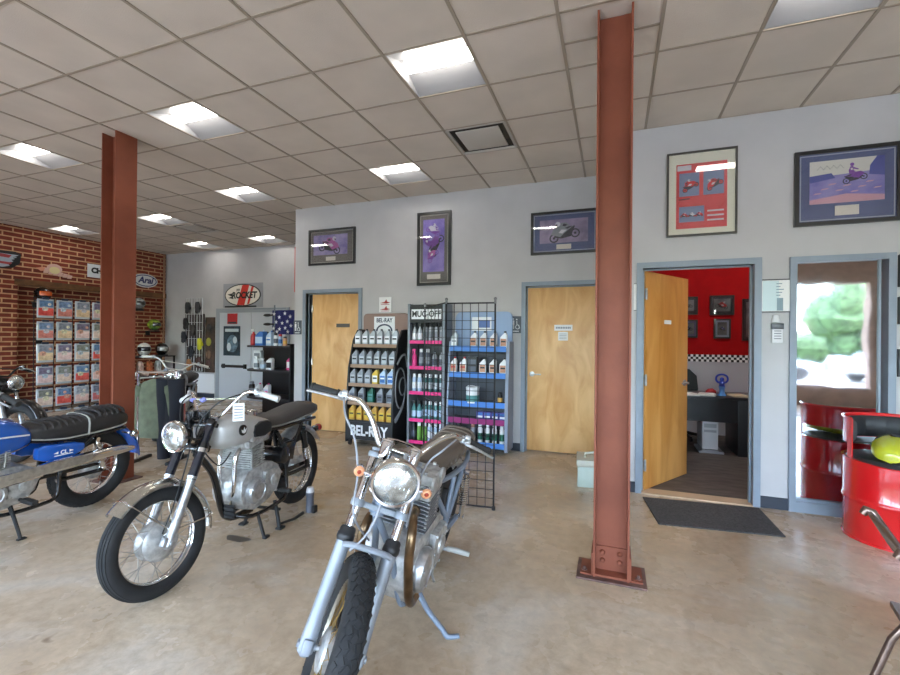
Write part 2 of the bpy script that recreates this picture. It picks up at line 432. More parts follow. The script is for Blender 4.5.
lf = leaf(F1, .865, BIRCH, 'l'); lf.location = (D1[0] + .075, Y2 + .075, 0); lf.rotation_euler.z = R(3)
MB().b2(.43, .66, -.027, -.022, 1.61, 1.665).build('name_plate', P('dark plate', (70, 62, 58), .4), lf, smooth=0)
lf = leaf(F2, .93, BIRCH, 'r', hinge=False); lf.location = (D2[0] + .005, Y2 + .09, 0)
m = MB(); m.b2(.35, .575, -.026, -.022, 1.565, 1.64); m.mi = 1
for k in range(9): m.b2(.37 + k * .021, .385 + k * .021, -.0275, -.026, 1.59, 1.615)
m.build('sign_plate', [PAPER, GREYTX], lf, smooth=0)
m = MB(); m.b2(.40, .52, -.026, -.022, 1.44, 1.55); m.mi = 1
for k in range(4): m.b2(.415, .505, -.0275, -.026, 1.46 + k * .02, 1.466 + k * .02)
m.build('paper_notice', [PAPER, GREYTX], lf, smooth=0)
lf = leaf(F3, .88, BIRCH_D, 'l'); lf.location = (D3[0] + .012, Y1 + .07, 0); lf.rotation_euler.z = R(58)
MB().b2(.36, .50, -.027, -.022, 1.62, 1.66).build('name_plate', PAPER, lf, smooth=0)
struct(MB().b2(D1[0] - .1, D1[1] + .1, Y2 + .35, Y2 + .40, 0, 2.4).build('shade_sheet', SHADE_BLACK, smooth=0), 'near-black sheet standing in for shade behind the ajar restroom door')  # blackened sheet paints the shade of the room behind the door gap
# threshold
struct(MB().b2(D3[0], D3[1], Y1 - .03, Y1 + .13, 0, .012).build('trim_5', P('threshold oak', (196, 170, 140), .5), smooth=0), 'pale threshold strip of the office')
# window with reflective pane
m = MB(); w = .05; f = Y1 - .025
m.b2(W1[0] - w, W1[0], f, Y1 + .1, 0, W1[3] + w); m.b2(W1[1], W1[1] + w, f, Y1 + .1, 0, W1[3] + w); m.b2(W1[0], W1[1], f, Y1 + .1, W1[3], W1[3] + w)
m.b2(W1[0], W1[1], f, Y1 + .1, 0, W1[2]); m.b2(W1[1] - .05, W1[1] - .035, f + .03, Y1 + .05, W1[2], W1[3]); m.b2(W1[0], W1[1], f + .02, Y1 + .06, W1[2], W1[2] + .02)
wf = struct(m.build('window_1', STEEL_BLUE, smooth=0), 'tall side window in a blue grey frame')
pm = bpy.data.materials.new('mirror film glass'); pm.use_nodes = True; b = pm.node_tree.nodes['Principled BSDF']
b.inputs['Base Color'].default_value = (.60, .63, .66, 1); b.inputs['Metallic'].default_value = 1; b.inputs['Roughness'].default_value = .035
n = pm.node_tree.nodes.new('ShaderNodeTexNoise'); n.inputs['Scale'].default_value = 2.0; tc = pm.node_tree.nodes.new('ShaderNodeTexCoord'); bp = pm.node_tree.nodes.new('ShaderNodeBump')
bp.inputs['Strength'].default_value = .035; bp.inputs['Distance'].default_value = .05
pm.node_tree.links.new(tc.outputs['Object'], n.inputs['Vector']); pm.node_tree.links.new(n.outputs['Fac'], bp.inputs['Height']); pm.node_tree.links.new(bp.outputs['Normal'], b.inputs['Normal'])
MB().b2(W1[0], W1[1] - .05, Y1 + .02, Y1 + .028, W1[2] + .02, W1[3]).build('pane', pm, wf, smooth=0)
# baseboards
def bb(name, x0, x1, y): struct(MB().b2(x0, x1, y - .012, y, 0, .10).build(name, BASEB, smooth=0))
bb('baseboard_back_left', -4.72, D1[0] - .055, Y2); bb('baseboard_back_middle', D1[1] + .055, D2[0] - .055, Y2); bb('baseboard_back_end', D2[1] + .055, .11, Y2)
bb('baseboard_right_near', .11, D3[0] - .055, Y1); bb('baseboard_right_middle', D3[1] + .055, W1[0] - .05, Y1); bb('baseboard_right_end', W1[1] + .05, XR, Y1)
struct(MB().b2(XB, -8.78, YF - .012, YF, 0, .10).build('baseboard_far_left', BASEB, smooth=0)); struct(MB().b2(-6.6, -4.72, YF - .012, YF, 0, .10).build('baseboard_far_right', BASEB, smooth=0))
struct(MB().b2(XB + .18, -8.78, YF - .02, YF, .12, .56).build('trim_6', P('wainscot white', (222, 222, 224), .6), smooth=0), 'pale lower wall panel left of the far grey door')
# far door
m = MB(); m.b2(-8.72, -8.62, YF - .03, YF, 0, 2.1); m.b2(-6.72, -6.62, YF - .03, YF, 0, 2.1); m.b2(-8.62, -6.72, YF - .03, YF, 2.0, 2.1)
m.build('door_4', P('far door frame grey', (150, 156, 162), .5), smooth=0); o = struct(bpy.data.objects['door_4'], 'wide grey double door on the far wall')
MB().b2(-8.62, -7.68, YF - .018, YF - .002, .01, 2.0).build('door_leaf', P('far door grey', (186, 190, 196), .5), o, smooth=0)
MB().b2(-7.66, -6.72, YF - .018, YF - .002, .01, 2.0).build('door_leaf', P('far door grey', (186, 190, 196), .5), o, smooth=0)
m = MB(); m.b2(-8.5, -7.8, YF - .075, YF - .055, .74, .80); m.b2(-8.5, -8.44, YF - .06, YF - .017, .72, .82); m.b2(-7.86, -7.8, YF - .06, YF - .017, .72, .82)
m.build('push_bar', BLACKPL, o, smooth=0)
# office shell
OFF_R = P('office red paint', (160, 3, 8), .8, var=.04, spec=.2); OFF_G = P('office grey paint', (176, 176, 182), .7)
OY = 7.80
struct(MB().b2(.23, 3.2, OY, OY + .04, 1.24, HZ).build('wall_office_upper', OFF_R, smooth=0), 'red upper wall of the office')
struct(MB().b2(.23, 3.2, OY, OY + .04, 0, 1.13).build('wall_office_lower', OFF_G, smooth=0), 'grey lower wall of the office')
m = MB(); m.mi = 0; q = .0365
for r_ in range(3):
    for k in range(81):
        m.mi = (k + r_) % 2; m.b2(.23 + k * q, .23 + (k + 1) * q, OY - .004, OY + .04, 1.13 + r_ * q, 1.13 + (r_ + 1) * q)
struct(m.build('trim_7', [P('border black', (18, 18, 20), .5), P('border white', (235, 235, 235), .5)], smooth=0), 'black and white chequered border of the office')
m = MB(); m.b2(3.2, 3.24, Y1 + .12, OY, 0, HZ); struct(m.build('wall_office_side', OFF_R, smooth=0))
struct(MB().b2(.23, .25, Y2 + .12, OY, 0, HZ).build('wall_office_left', OFF_G, smooth=0))
struct(MB().b2(.23, 3.2, Y1 + .13, OY, .0, .006).build('floor_office', P('office slate floor', (92, 84, 78), .6, c2=(66, 58, 54), scale=5, stretch=(1, 3, 1)), smooth=0), 'dark slate floor of the office')
# ------------------------------------------------------------------ columns
RUST = P('rust red column paint', (140, 78, 56), .58, var=.07, scale=3, bump=.08, bscale=40, c2=(124, 66, 47), spec=.35)
def column(x0, x1, y0, y1, label, base):
    t = thing('steel_column', label, 'steel column', ((x0 + x1) / 2, (y0 + y1) / 2, 0)); w, d = (x1 - x0) / 2, (y1 - y0) / 2; tf = .012
    m = MB()
    m.b2(-w, -w + tf, -d, d, .012, HZ - .002); m.b2(w - tf, w, -d, d, .012, HZ - .002); m.b2(-w + tf, w - tf, -.005, .005, .012, HZ - .002)
    m.build('shaft', RUST, t, smooth=0)
    BASEP = P('worn base steel', (112, 84, 76), .55, .3, var=.2, scale=14)
    if base:
        m = MB(); m.b2(-.20, .20, -.135, .125, 0, .012, bev=.003); m.build('base_plate', BASEP, t, smooth=0)
        m = MB(); m.b2(-w + tf, w - tf, -.016, -.005, .012, .17); m.b2(-w + tf, w - tf, -.09, -.005, .012, .026); m.build('angle_clip', RUST, t, smooth=0)
        for sx in (-1, 1):
            m = MB(); m.b2(sx * w, sx * (w + .011), -d + .01, d - .01, .012, .15); m.b2(sx * w, sx * (w + .075), -d + .01, d - .01, .012, .022); m.build('angle_clip', RUST, t, smooth=0)
        for bx in (-.05, .05):
            for bz in (.085, .135):
                m = MB(); m.lathe([(.016, 0), (.016, .006), (.010, .014), (0, .016)], (bx, -.016, bz), (0, -1, 0), 10); m.build('rivet', RUST, t)
        for sx in (-1, 1):
            m = MB(); m.lathe([(.018, 0), (.018, .014), (.009, .016), (.009, .03), (0, .031)], (sx * .155, -.05, .012), (0, 0, 1), 6); m.build('anchor_bolt', BASEP, t)
    else:
        m = MB(); m.b2(-.17, .17, -.15, .15, 0, .012, bev=.003); m.build('base_plate', BASEP, t, smooth=0)
    return t
column(-.103, .103, 2.835, 3.037, 'rust red steel I-beam column in the foreground right of centre', True)
column(-4.79, -4.585, 2.925, 3.135, 'rust red steel I-beam column at the left, behind the blue motorcycle', False)

# ------------------------------------------------------------------ framed pictures (flat prints in real frames)
FR_BLK = P('black picture frame', (24, 23, 24), .35, coat=.3); FR_TAUPE = P('taupe mat board', (112, 106, 100), .8)
MAT_NAVY = P('slate blue mat board', (84, 92, 128), .8); MAT_CREAM = P('cream mat board', (222, 216, 198), .8)
def printmat(name, a, b, sc=6):
    return P(name, a, .35, var=.2, c2=b, scale=sc, coat=.8)
def bike_print(m, x, z, s, sg=1, ym=0, cols=(1, 2), rot=0, tall=0):
    """racing motorcycle and rider as flat ink shapes; s = half length, facing sg"""
    cr, sr = math.cos(rot), math.sin(rot)
    def pl(pts, d): m.poly([(x + sg * (px * cr - pz * sr) * s, ym - d, z + (px * sr + pz * cr) * s) for px, pz in pts])
    def disc(px, pz, r, d): pl([(px + r * math.cos(2 * PI * k / 14), pz + r * math.sin(2 * PI * k / 14)) for k in range(14)], d)
    m.mi = cols[1]
    for wx in (-.62, .62): disc(wx, -.3, .27, .0006)
    m.mi = 0
    for wx in (-.62, .62): disc(wx, -.3, .19, .0009)
    m.mi = cols[1]
    for wx in (-.62, .62): disc(wx, -.3, .07, .0010)
    m.mi = cols[1]; pl([(-.7, .12), (-.2, .2), (.3, .2), (.62, -.25), (.2, -.42), (-.35, -.42)], .0012)
    m.mi = cols[0]; pl([(-.75, .2), (-.25, .05), (.1, .28), (.55, .22), (.75, -.05), (.25, -.32), (-.1, -.1)], .0015)
    if tall:
        pl([(-.30, .15), (-.26, .55), (-.05, .85), (.14, .82), (.08, .5), (.2, .2), (.1, -.2), (-.08, -.2), (0, .15)], .0018); pl([(.05, .8), (.42, .48), (.45, .4), (.36, .4), (.02, .62)], .0019)
        disc(.1, .98, .15, .0021); m.mi = 3; pl([(-.1, .5), (.06, .52), (.04, .7), (-.08, .68)], .0022)
    else:
        pl([(-.42, .18), (-.28, .44), (.1, .50), (.40, .26), (.1, .12)], .0018)
        m.mi = 3; disc(.24, .46, .15, .0021); pl([(-.2, .0), (.1, .1), (.3, -.05), (.1, -.14)], .0021); m.mi = cols[1]; pl([(.27, .48), (.39, .46), (.37, .38), (.27, .39)], .0024); pl([(-.3, .3), (-.1, .42), (.0, .3), (-.15, .22)], .0022)
def picture(label, x0, x1, z0, z1, y, fw_, matc, win, printer, mats, group='framed motorcycle pictures', plaque=None, liner=None, fmat=None):
    t = thing('framed_picture', label, 'framed picture', ((x0 + x1) / 2, y, z0), group=group); w = (x1 - x0) / 2; h = z1 - z0
    m = MB()
    m.b2(-w, w, -.03, 0, 0, fw_); m.b2(-w, w, -.03, 0, h - fw_, h); m.b2(-w, -w + fw_, -.03, 0, fw_, h - fw_); m.b2(w - fw_, w, -.03, 0, fw_, h - fw_)
    m.build('frame', fmat or FR_BLK, t, smooth=0)
    b = MB().b2(-w + fw_, w - fw_, -.014, -.002, fw_, h - fw_).build('mat_board', matc, t, smooth=0)
    if liner:
        m = MB(); k = fw_ + .008; l = .008
        m.b2(-w + k, w - k, -.016, -.014, k, k + l); m.b2(-w + k, w - k, -.016, -.014, h - k - l, h - k); m.b2(-w + k, -w + k + l, -.016, -.014, k, h - k); m.b2(w - k - l, w - k, -.016, -.014, k, h - k)
        m.build('inner_liner', liner, t, smooth=0)
    m = MB(); a0, a1, c0, c1 = win; m.mi = 0
    m.b2(a0, a1, -.0165, -.014, c0, c1); printer(m, a0, a1, c0, c1, -.0167)
    m.build('print', mats, t, smooth=0, recalc=False)
    if plaque:
        m = MB(); m.b2(plaque[0], plaque[1], -.018, -.014, plaque[2], plaque[3]); m.build('title_plaque', P('plaque', (214, 204, 192), .5), t, smooth=0)
    g = MB(); g.b2(-w + fw_, w - fw_, -.0215, -.0205, fw_, h - fw_); g.build('glass', GLASS, t, smooth=0)
    return t
GLASS = bpy.data.materials.new('picture glass'); GLASS.use_nodes = True
_n = GLASS.node_tree; _b = _n.nodes['Principled BSDF']; _o = _n.nodes['Material Output']; _t = _n.nodes.new('ShaderNodeBsdfTransparent'); _g = _n.nodes.new('ShaderNodeBsdfGlossy')
_g.inputs['Roughness'].default_value = .02; _f = _n.nodes.new('ShaderNodeFresnel'); _f.inputs['IOR'].default_value = 1.5; _m = _n.nodes.new('ShaderNodeMixShader')
_n.links.new(_f.outputs[0], _m.inputs[0]); _n.links.new(_t.outputs[0], _m.inputs[1]); _n.links.new(_g.outputs[0], _m.inputs[2]); _n.links.new(_m.outputs[0], _o.inputs['Surface'])
INK = P('ink dark', (44, 42, 54), .4); INKP = P('ink purple', (120, 62, 150), .4); INKW = P('ink white', (206, 200, 206), .4); INKG = P('ink grey', (132, 134, 138), .4)
INKR = P('ink red', (206, 44, 50), .4); INKM = P('ink magenta', (176, 88, 150), .4); INKB = P('ink blue', (70, 78, 150), .4); INKO = P('ink orange', (216, 90, 60), .4)
def prn(sg, cols=(1, 2), s=.42, dz=.0):
    def f(m, a0, a1, c0, c1, y): bike_print(m, (a0 + a1) / 2, (c0 + c1) / 2 + dz, min((a1 - a0) * s, (c1 - c0) * .72), sg, y, cols, rot=R(-12))
    return f
picture('black framed picture of a pink racing motorcycle, taupe mat, above the left restroom door', -4.45, -3.615, 2.56, 3.11, Y2, .03, FR_TAUPE, (-.33, .28, .155, .46), prn(1, (1, 2)),
        [printmat('print lilac', (176, 160, 200), (120, 108, 170)), INKM, INK, INKW], plaque=(-.10, .07, .065, .125), liner=P('pale liner', (170, 166, 158), .6))
def tall(m, a0, a1, c0, c1, y):
    h = c1 - c0
    bike_print(m, (a0 + a1) / 2, c0 + h * .52, .19, 1, y, (1, 2), rot=R(62), tall=1); bike_print(m, (a0 + a1) / 2 + .01, c0 + h * .80, .13, -1, y - .003, (3, 1), rot=R(30)); bike_print(m, (a0 + a1) / 2 - .03, c0 + h * .32, .12, 1, y - .003, (4, 1), rot=R(50))
picture('tall narrow framed picture with violet racing print on the back wall', -2.60, -2.095, 2.19, 3.215, Y2, .035, FR_TAUPE, (-.165, .155, .19, .92), tall,
        [printmat('print violet', (150, 130, 200), (110, 90, 178)), INKP, INK, INKW, INKM], plaque=(-.10, .10, .09, .155), liner=P('pale liner', (170, 166, 158), .6))
picture('black framed picture of a grey racing motorcycle in blue mat, left of the steel column', -1.00, -.175, 2.53, 3.07, Y2, .03, MAT_NAVY, (-.30, .29, .14, .435), prn(-1, (1, 2)),
        [printmat('print mauve', (160, 140, 170), (118, 104, 130)), INKG, INK, INKW], plaque=(-.09, .09, .06, .12), liner=P('silver liner', (160, 164, 176), .5))
def poster(m, a0, a1, c0, c1, y):
    w, h = a1 - a0, c1 - c0
    for k in (0, 1):
        m.mi = 4; x0 = a0 + w * (.06 + k * .48); m.poly([(x0, y, c0 + h * .5), (x0 + w * .4, y, c0 + h * .5), (x0 + w * .4, y, c0 + h * .86), (x0, y, c0 + h * .86)])
        bike_print(m, x0 + w * .2, c0 + h * .67, w * .20, 1 - 2 * k, y - .0005, (1, 2), rot=R(28) if k == 0 else R(-30))
    m.mi = 4; m.poly([(a0 + w * .06, y, c0 + h * .1), (a0 + w * .56, y, c0 + h * .1), (a0 + w * .56, y, c0 + h * .34), (a0 + w * .06, y, c0 + h * .34)])
    for k in (0, 1, 2): bike_print(m, a0 + w * (.16 + .15 * k), c0 + h * .21, w * .09, 1, y - .0005 - k * .0026, (1 if k != 1 else 3, 2))
    m.mi = 3
    for k in range(3): m.poly([(a0 + w * .62, y, c0 + h * (.1 + .07 * k)), (a0 + w * .94, y, c0 + h * (.1 + .07 * k)), (a0 + w * .94, y, c0 + h * (.125 + .07 * k)), (a0 + w * .62, y, c0 + h * (.125 + .07 * k))])
    m.poly([(a0 + w * .02, y, c0 + h * .9), (a0 + w * .3, y, c0 + h * .9), (a0 + w * .3, y, c0 + h * .98), (a0 + w * .02, y, c0 + h * .98)])
    m.mi = 2; m.poly([(a0 + w * .05, y - .0005, c0 + h * .445), (a0 + w * .28, y - .0005, c0 + h * .45), (a0 + w * .27, y - .0005, c0 + h * .47), (a0 + w * .05, y - .0005, c0 + h * .46)])
picture('large framed red poster with motorcycle photos in a cream mat, above the office door', .463, 1.03, 2.415, 3.19, Y1, .016, MAT_CREAM, (-.205, .205, .07, .665), poster,
        [printmat('print red', (214, 62, 66), (196, 48, 54)), INKR, INK, INKW, P('ink sky', (120, 130, 160), .4)], fmat=P('dark thin frame', (56, 52, 46), .4))
def dirt(m, a0, a1, c0, c1, y):
    w, h = a1 - a0, c1 - c0
    m.mi = 3; m.poly([(a0, y, c0 + h * .62), (a1, y, c0 + h * .7), (a1, y, c1), (a0, y, c1)])
    m.mi = 4; m.poly([(a0, y - .0003, c0 + h * .5), (a0 + w * .35, y - .0003, c0 + h * .58), (a0 + w * .3, y - .0003, c0 + h * .7), (a0, y - .0003, c0 + h * .66)])
    m.poly([(a1 - w * .2, y - .0003, c0 + h * .6), (a1, y - .0003, c0 + h * .55), (a1, y - .0003, c1), (a1 - w * .1, y - .0003, c1), (a1 - w * .19, y - .0003, c0 + h * .8)])
    m.mi = 5; m.poly([(a0, y - .0004, c0), (a1, y - .0004, c0), (a1, y - .0004, c0 + h * .12), (a0 + w * .5, y - .0004, c0 + h * .2), (a0, y - .0004, c0 + h * .1)])
    bike_print(m, a0 + w * .60, c0 + h * .60, w * .19, 1, y - .001, (1, 2), rot=R(14), tall=1)
    m.mi = 5
    for k in range(9): xa = a0 + w * (.05 + .1 * k); za = c0 + h * (.22 + .05 * ((k * 7) % 5)); m.poly([(xa, y - .0005, za), (xa + w * .09, y - .0005, za + .004), (xa + w * .12, y - .0005, za + .014), (xa + w * .03, y - .0005, za + .012)])
    m.mi = 2; zz = c0 + h * .82
    for k in range(8):
        xa = a0 + w * (.1 + .045 * k); za = zz + (.02 if k % 2 else -.012); xb = xa + w * .05; zb = zz + (-.012 if k % 2 else .02)
        m.poly([(xa, y - .0008, za), (xb, y - .0008, zb), (xb, y - .0008, zb + .003), (xa, y - .0008, za + .003)])
picture('wide framed picture of a jumping dirt bike in a blue mat, at the top right', 1.45, 2.165, 2.435, 3.07, Y1, .032, MAT_NAVY, (-.25, .25, .18, .54), dirt,
        [printmat('print dusk', (150, 140, 190), (110, 104, 176)), INKP, INK, P('ink cream', (206, 200, 190), .4), INKB, P('ink rose', (200, 150, 160), .4)], plaque=(-.075, .085, .075, .155), liner=P('silver liner', (160, 164, 176), .5))
for z0, z1, n in ((1.90, 2.16, 'uppermost'), (1.60, 1.82, 'middle'), (1.18, 1.40, 'lowest')):
    picture('small dark framed picture at the right photo edge beside the window, %s of three' % n, 2.15, 2.42, z0, z1, Y1, .02, FR_TAUPE, (-.09, .09, .04, z1 - z0 - .04), prn(1), [printmat('print lilac', (176, 160, 200), (120, 108, 170)), INKM, INK, INKW], group='small pictures right of the window')
# pictures in the office
for x0, x1, z0, z1, n, cols in ((.93, 1.235, 1.86, 2.14, 'upper left, half hidden by the door', 0), (1.40, 1.725, 1.85, 2.15, 'upper, red racer', 1), (.95, 1.235, 1.50, 1.78, 'lower left, half hidden by the door', 2), (1.455, 1.68, 1.49, 1.79, 'lower, pale blue print', 3), (1.83, 2.12, 1.46, 2.09, 'tall one by the right door jamb', 4)):
    w = (x1 - x0) / 2; h = z1 - z0
    picture('framed picture on the red office wall, ' + n, x0, x1, z0, z1, OY, .022, [INK, INK, P('mat violet', (120, 112, 150), .7), P('mat pale blue', (190, 200, 224), .7), INK][cols], (-w + .05, w - .05, .055, h - .05), prn(1 if cols % 2 else -1, (1, 2)),
            [printmat('print grey', (150, 150, 156), (90, 90, 100)), [INKG, INKR, INKB, INKB, INKO][cols], INK, INKW], group='pictures on the red office wall')

# ------------------------------------------------------------------ signs and small wall things
DKSIGN = P('restroom sign grey', (70, 76, 84), .5)
def restroom(x, z, y, label):
    m = MB(); m.b2(-.075, .075, -.008, 0, -.11, .11, bev=.002); m.mi = 1
    def fig(cx, s, skirt):
        m.lathe([(.012 * s, 0), (.012 * s, .002)], (cx, -.008, .075 * s), (0, -1, 0), 12)
        if skirt: m.poly([(cx - .009, -.0095, .055), (cx + .009, -.0095, .055), (cx + .024, -.0095, -.005), (cx - .024, -.0095, -.005)])
        else: m.b2(cx - .016, cx + .016, -.0095, -.008, 0, .055)
        for k in (-1, 1): m.b2(cx + k * .008 - .005, cx + k * .008 + .005, -.0095, -.008, -.055, .002)
    fig(-.035, 1, False)
    m.tube([(.025 + .026 * math.cos(a), -.009, -.03 + .026 * math.sin(a)) for a in [R(100 + 28 * k) for k in range(10)]], .0035, 5)
    m.tube([(.015, -.009, .05), (.018, -.009, .0), (.04, -.009, -.005), (.052, -.009, -.045)], .0045, 5); m.lathe([(.009, 0), (.009, .002)], (.014, -.008, .068), (0, -1, 0), 10)
    for k in range(5): m.b2(-.045 + k * .018, -.033 + k * .018, -.0095, -.008, -.092, -.078)
    o = m.build('restroom_sign', [DKSIGN, WHITE], loc=(x, y, z)); return tag(o, label, 'restroom sign', 'restroom signs')
restroom(-1.19, 1.64, Y2, 'dark grey restroom sign with white pictograms left of the middle door')
restroom(-4.66, 1.605, Y2, 'dark grey restroom sign left of the ajar restroom door')
m = MB(); m.b2(-.10, .10, -.004, 0, -.11, .11); m.mi = 1
for z in (.035, -.06):
    m.poly([(-.085, -.005, z - .01), (-.01, -.005, z + .005), (.02, -.005, z + .045), (.03, -.005, z + .01), (.085, -.005, z - .005), (.02, -.005, z - .02)]); m.b2(-.07, .07, -.006, -.004, z - .035, z - .028)
tag(m.build('wall_notice', [PAPER, P('notice red', (170, 70, 62), .7)], smooth=0, loc=(-3.11, Y2, 1.935)), 'white paper notice with two red emblems above the brown rack header', 'notice')
m = MB(); m.b2(-.105, .105, -.012, 0, -.14, .14); m.mi = 1; m.b2(-.10, .02, -.0135, -.012, -.13, .13); m.mi = 2; m.b2(.005, .05, -.015, -.012, -.13, -.02)
for k in range(5): m.b2(.0, .03 + .012 * (k % 3), -.015, -.012, .0 + k * .025, .008 + k * .025)
m.mi = 3; m.b2(-.105, .105, -.016, -.0, .135, .145); m.b2(-.105, .105, -.016, 0, -.145, -.135)
tag(m.build('wall_notice', [PAPER, P('notice pale cyan', (196, 214, 216), .5), P('notice teal grey', (128, 150, 160), .6), P('notice edge', (70, 70, 74), .5)], smooth=0, loc=(1.327, Y1, 1.85)), 'pale glossy notice panel between the office door and the window', 'notice')
t = thing('time_stamp_box', 'small white wall device with a dark display below the glossy notice', 'wall device', (1.335, Y1, 1.56))
MB().b2(-.04, .04, -.03, 0, -.12, .03, bev=.006).build('body', P('device white', (214, 214, 216), .5), t); MB().b2(-.045, .045, -.034, -.002, .0, .05, bev=.004).build('display', P('device dark', (50, 52, 60), .3), t)
m = MB(); m.cyl((-.01, -.014, .06), (-.01, -.014, .12), .034, .022, n=14); m.build('cap', P('device white', (214, 214, 216), .5), t)
m = MB()
for k in range(4): m.b2(-.026, .026, -.0312, -.03, -.02 - k * .022, -.012 - k * .022)
m.build('key_row', GREYTX, t, smooth=0)
m = MB(); m.b2(-.012, .012, -.012, 0, -.13, .13); m.mi = 1; m.b2(-.012, .012, -.014, -.001, .125, .13); m.b2(-.012, .012, -.014, -.001, -.13, -.125)
tag(m.build('wall_plate', [PAPER, BLACKPL], smooth=0, loc=(.197, Y1, 1.865)), 'narrow white sign plate left of the office door, mostly behind the column', 'sign')

# mat and box
m = MB(); m.prism([(.27, 4.45), (1.20, 4.53), (1.215, 3.945), (.35, 3.85)], .0, .011, 'xy', bev=.003)
tag(m.build('door_mat', P('charcoal carpet mat', (72, 70, 70), .95, var=.2, scale=60, bump=.5, bscale=300), smooth=0), 'flat charcoal door mat in front of the office door', 'door mat')
t = thing('cooler', 'pale green grey cooler box on the floor behind the column', 'cooler', (-.12, 4.72, 0), (0, 0, R(4)))
CB = P('cooler pale green', (176, 190, 180), .5, var=.05); MB().b2(-.21, .21, -.17, .17, 0, .20, bev=.012).build('body', CB, t); MB().b2(-.22, .22, -.18, .18, .20, .27, bev=.015).build('lid', P('cooler lid', (186, 186, 172), .5), t)
m = MB(); m.tube([(-.14, -.05, .27), (-.14, -.05, .31), (-.05, -.05, .325), (.1, -.05, .32), (.1, -.05, .27)], .012, 8); m.build('handle', P('cooler lid', (186, 186, 172), .5), t)
MB().b2(-.05, .05, -.185, -.178, .15, .22, bev=.004).build('latch', GREYTX, t)
m = MB(); m.poly([(-2.52 + .10 * math.cos(a) * (1 + .2 * math.sin(3 * a)), 2.46 + .05 * math.sin(a) * (1 + .25 * math.cos(2 * a)), .0012) for a in [2 * PI * k / 22 for k in range(22)]])
o = m.build('oil_stain', P('oil stain', (84, 74, 64), .35), smooth=0); tag(o, 'small dark oil stain on the floor between the two grey motorcycles', 'stain', kind='stuff')
# ------------------------------------------------------------------ bottles and cans (one mesh each, copied)
def jug(cols, h=.215, w=.085, d=.06):
    m = MB(); k = h / .215
    m.prism([(-w / 2, 0), (w / 2, 0), (w / 2, .165 * k), (w / 2 - .012, .195 * k), (.012, .195 * k), (-w / 2, .135 * k)], -d / 2, d / 2, 'xz', bev=.006)
    m.mi = 1; m.cyl((w / 2 - .026, 0, .193 * k), (w / 2 - .026, 0, h), .015, n=10)
    m.mi = 2; m.b2(-w / 2 + .008, w / 2 - .006, -d / 2 - .0012, -d / 2, .03 * k, .12 * k); m.mi = 1; m.b2(-w / 2 + .014, w / 2 - .012, -d / 2 - .002, -d / 2, .075 * k, .095 * k)
    return m, cols
def can(cols, h=.24, r=.03):
    m = MB(); m.lathe([(r * .94, 0), (r, .004), (r, h * .76), (r * .75, h * .82), (r * .7, h * .82)], n=14)
    m.mi = 1; m.lathe([(r * .78, h * .81), (r * .78, h * .97), (r * .6, h)], n=12)
    m.mi = 2; m.lathe([(r + .0008, h * .2), (r + .0008, h * .55)], n=14, cap=False)
    return m, cols
def spray(cols, h=.25, r=.033):
    m = MB(); m.lathe([(r * .9, 0), (r, .006), (r, h * .5), (r * .85, h * .6), (r * .36, h * .72), (r * .34, h * .8)], n=14)
    m.mi = 1; m.lathe([(r * .42, h * .79), (r * .42, h * .86)], n=10); m.b2(-r * .95, r * .5, -.011, .011, h * .86, h * .96); m.b2(-r * .95, -r * .7, -.006, .006, h * .70, h * .88)
    m.mi = 2; m.lathe([(r + .0008, h * .12), (r + .0008, h * .44)], n=14, cap=False)
    return m, cols
def tin(cols, h=.20, r=.085):
    m = MB(); m.lathe([(r, 0), (r, h * .9), (r * 1.03, h * .9), (r * 1.03, h)], n=20)
    m.mi = 2; m.lathe([(r + .001, h * .1), (r + .001, h * .5)], n=20, cap=False)
    m.mi = 1; m.tube([(-r, 0, h * .8), (-r * .7, -.05, h * 1.05), (0, -.07, h * 1.12), (r * .7, -.05, h * 1.05), (r, 0, h * .8)], .004, 6, sub=3)
    return m, cols
def carton(cols, h=.2, w=.12, d=.08):
    m = MB(); m.b2(-w / 2, w / 2, -d / 2, d / 2, 0, h, bev=.003); m.mi = 1; m.b2(-w * .4, w * .4, -d / 2 - .001, -d / 2, h * .55, h * .85); m.mi = 2; m.b2(-w * .4, w * .4, -d / 2 - .001, -d / 2, h * .15, h * .45)
    return m, cols
C = lambda n, c, r=.4, **k: P('goods ' + n, c, r, **k)
gGREY = C('grey', (134, 140, 148)); gSIL = C('silver', (172, 178, 184), .35, metal=.3); gWHT = C('white', (226, 228, 230)); gBLK = C('black', (24, 24, 26)); gGRN = C('green', (22, 92, 74)); gYEL = C('yellow', (208, 176, 60)); gGOLD = C('gold', (196, 150, 66), .4)
gTEAL = C('teal', (70, 128, 126)); gPINK = C('pink', (222, 60, 132)); gBLUE = C('blue', (58, 110, 180)); gPALE = C('pale blue', (176, 198, 222)); gRED = C('red', (190, 46, 48)); gPUR = C('purple', (74, 66, 150)); gLIME = C('lime', (110, 160, 70)); gSLATE = C('slate', (84, 90, 104)); gORG = C('orange', (186, 132, 104)); gDGRN = C('dark teal', (40, 84, 84))
KINDS = {}
def goods(kind, cols, x, y, z, label, cat, group, name, rz=0, **kw):
    key = (kind.__name__, tuple(m.name for m in cols), tuple(sorted(kw.items())))
    if key not in KINDS:
        m, c = kind(cols, **kw); o = m.build(name, list(c)); KINDS[key] = o
    else:
        o = KINDS[key].copy(); COL.objects.link(o); o.name = name
    o.location = (x, y, z); o.rotation_euler = (0, 0, rz); return tag(o, label, cat, group)

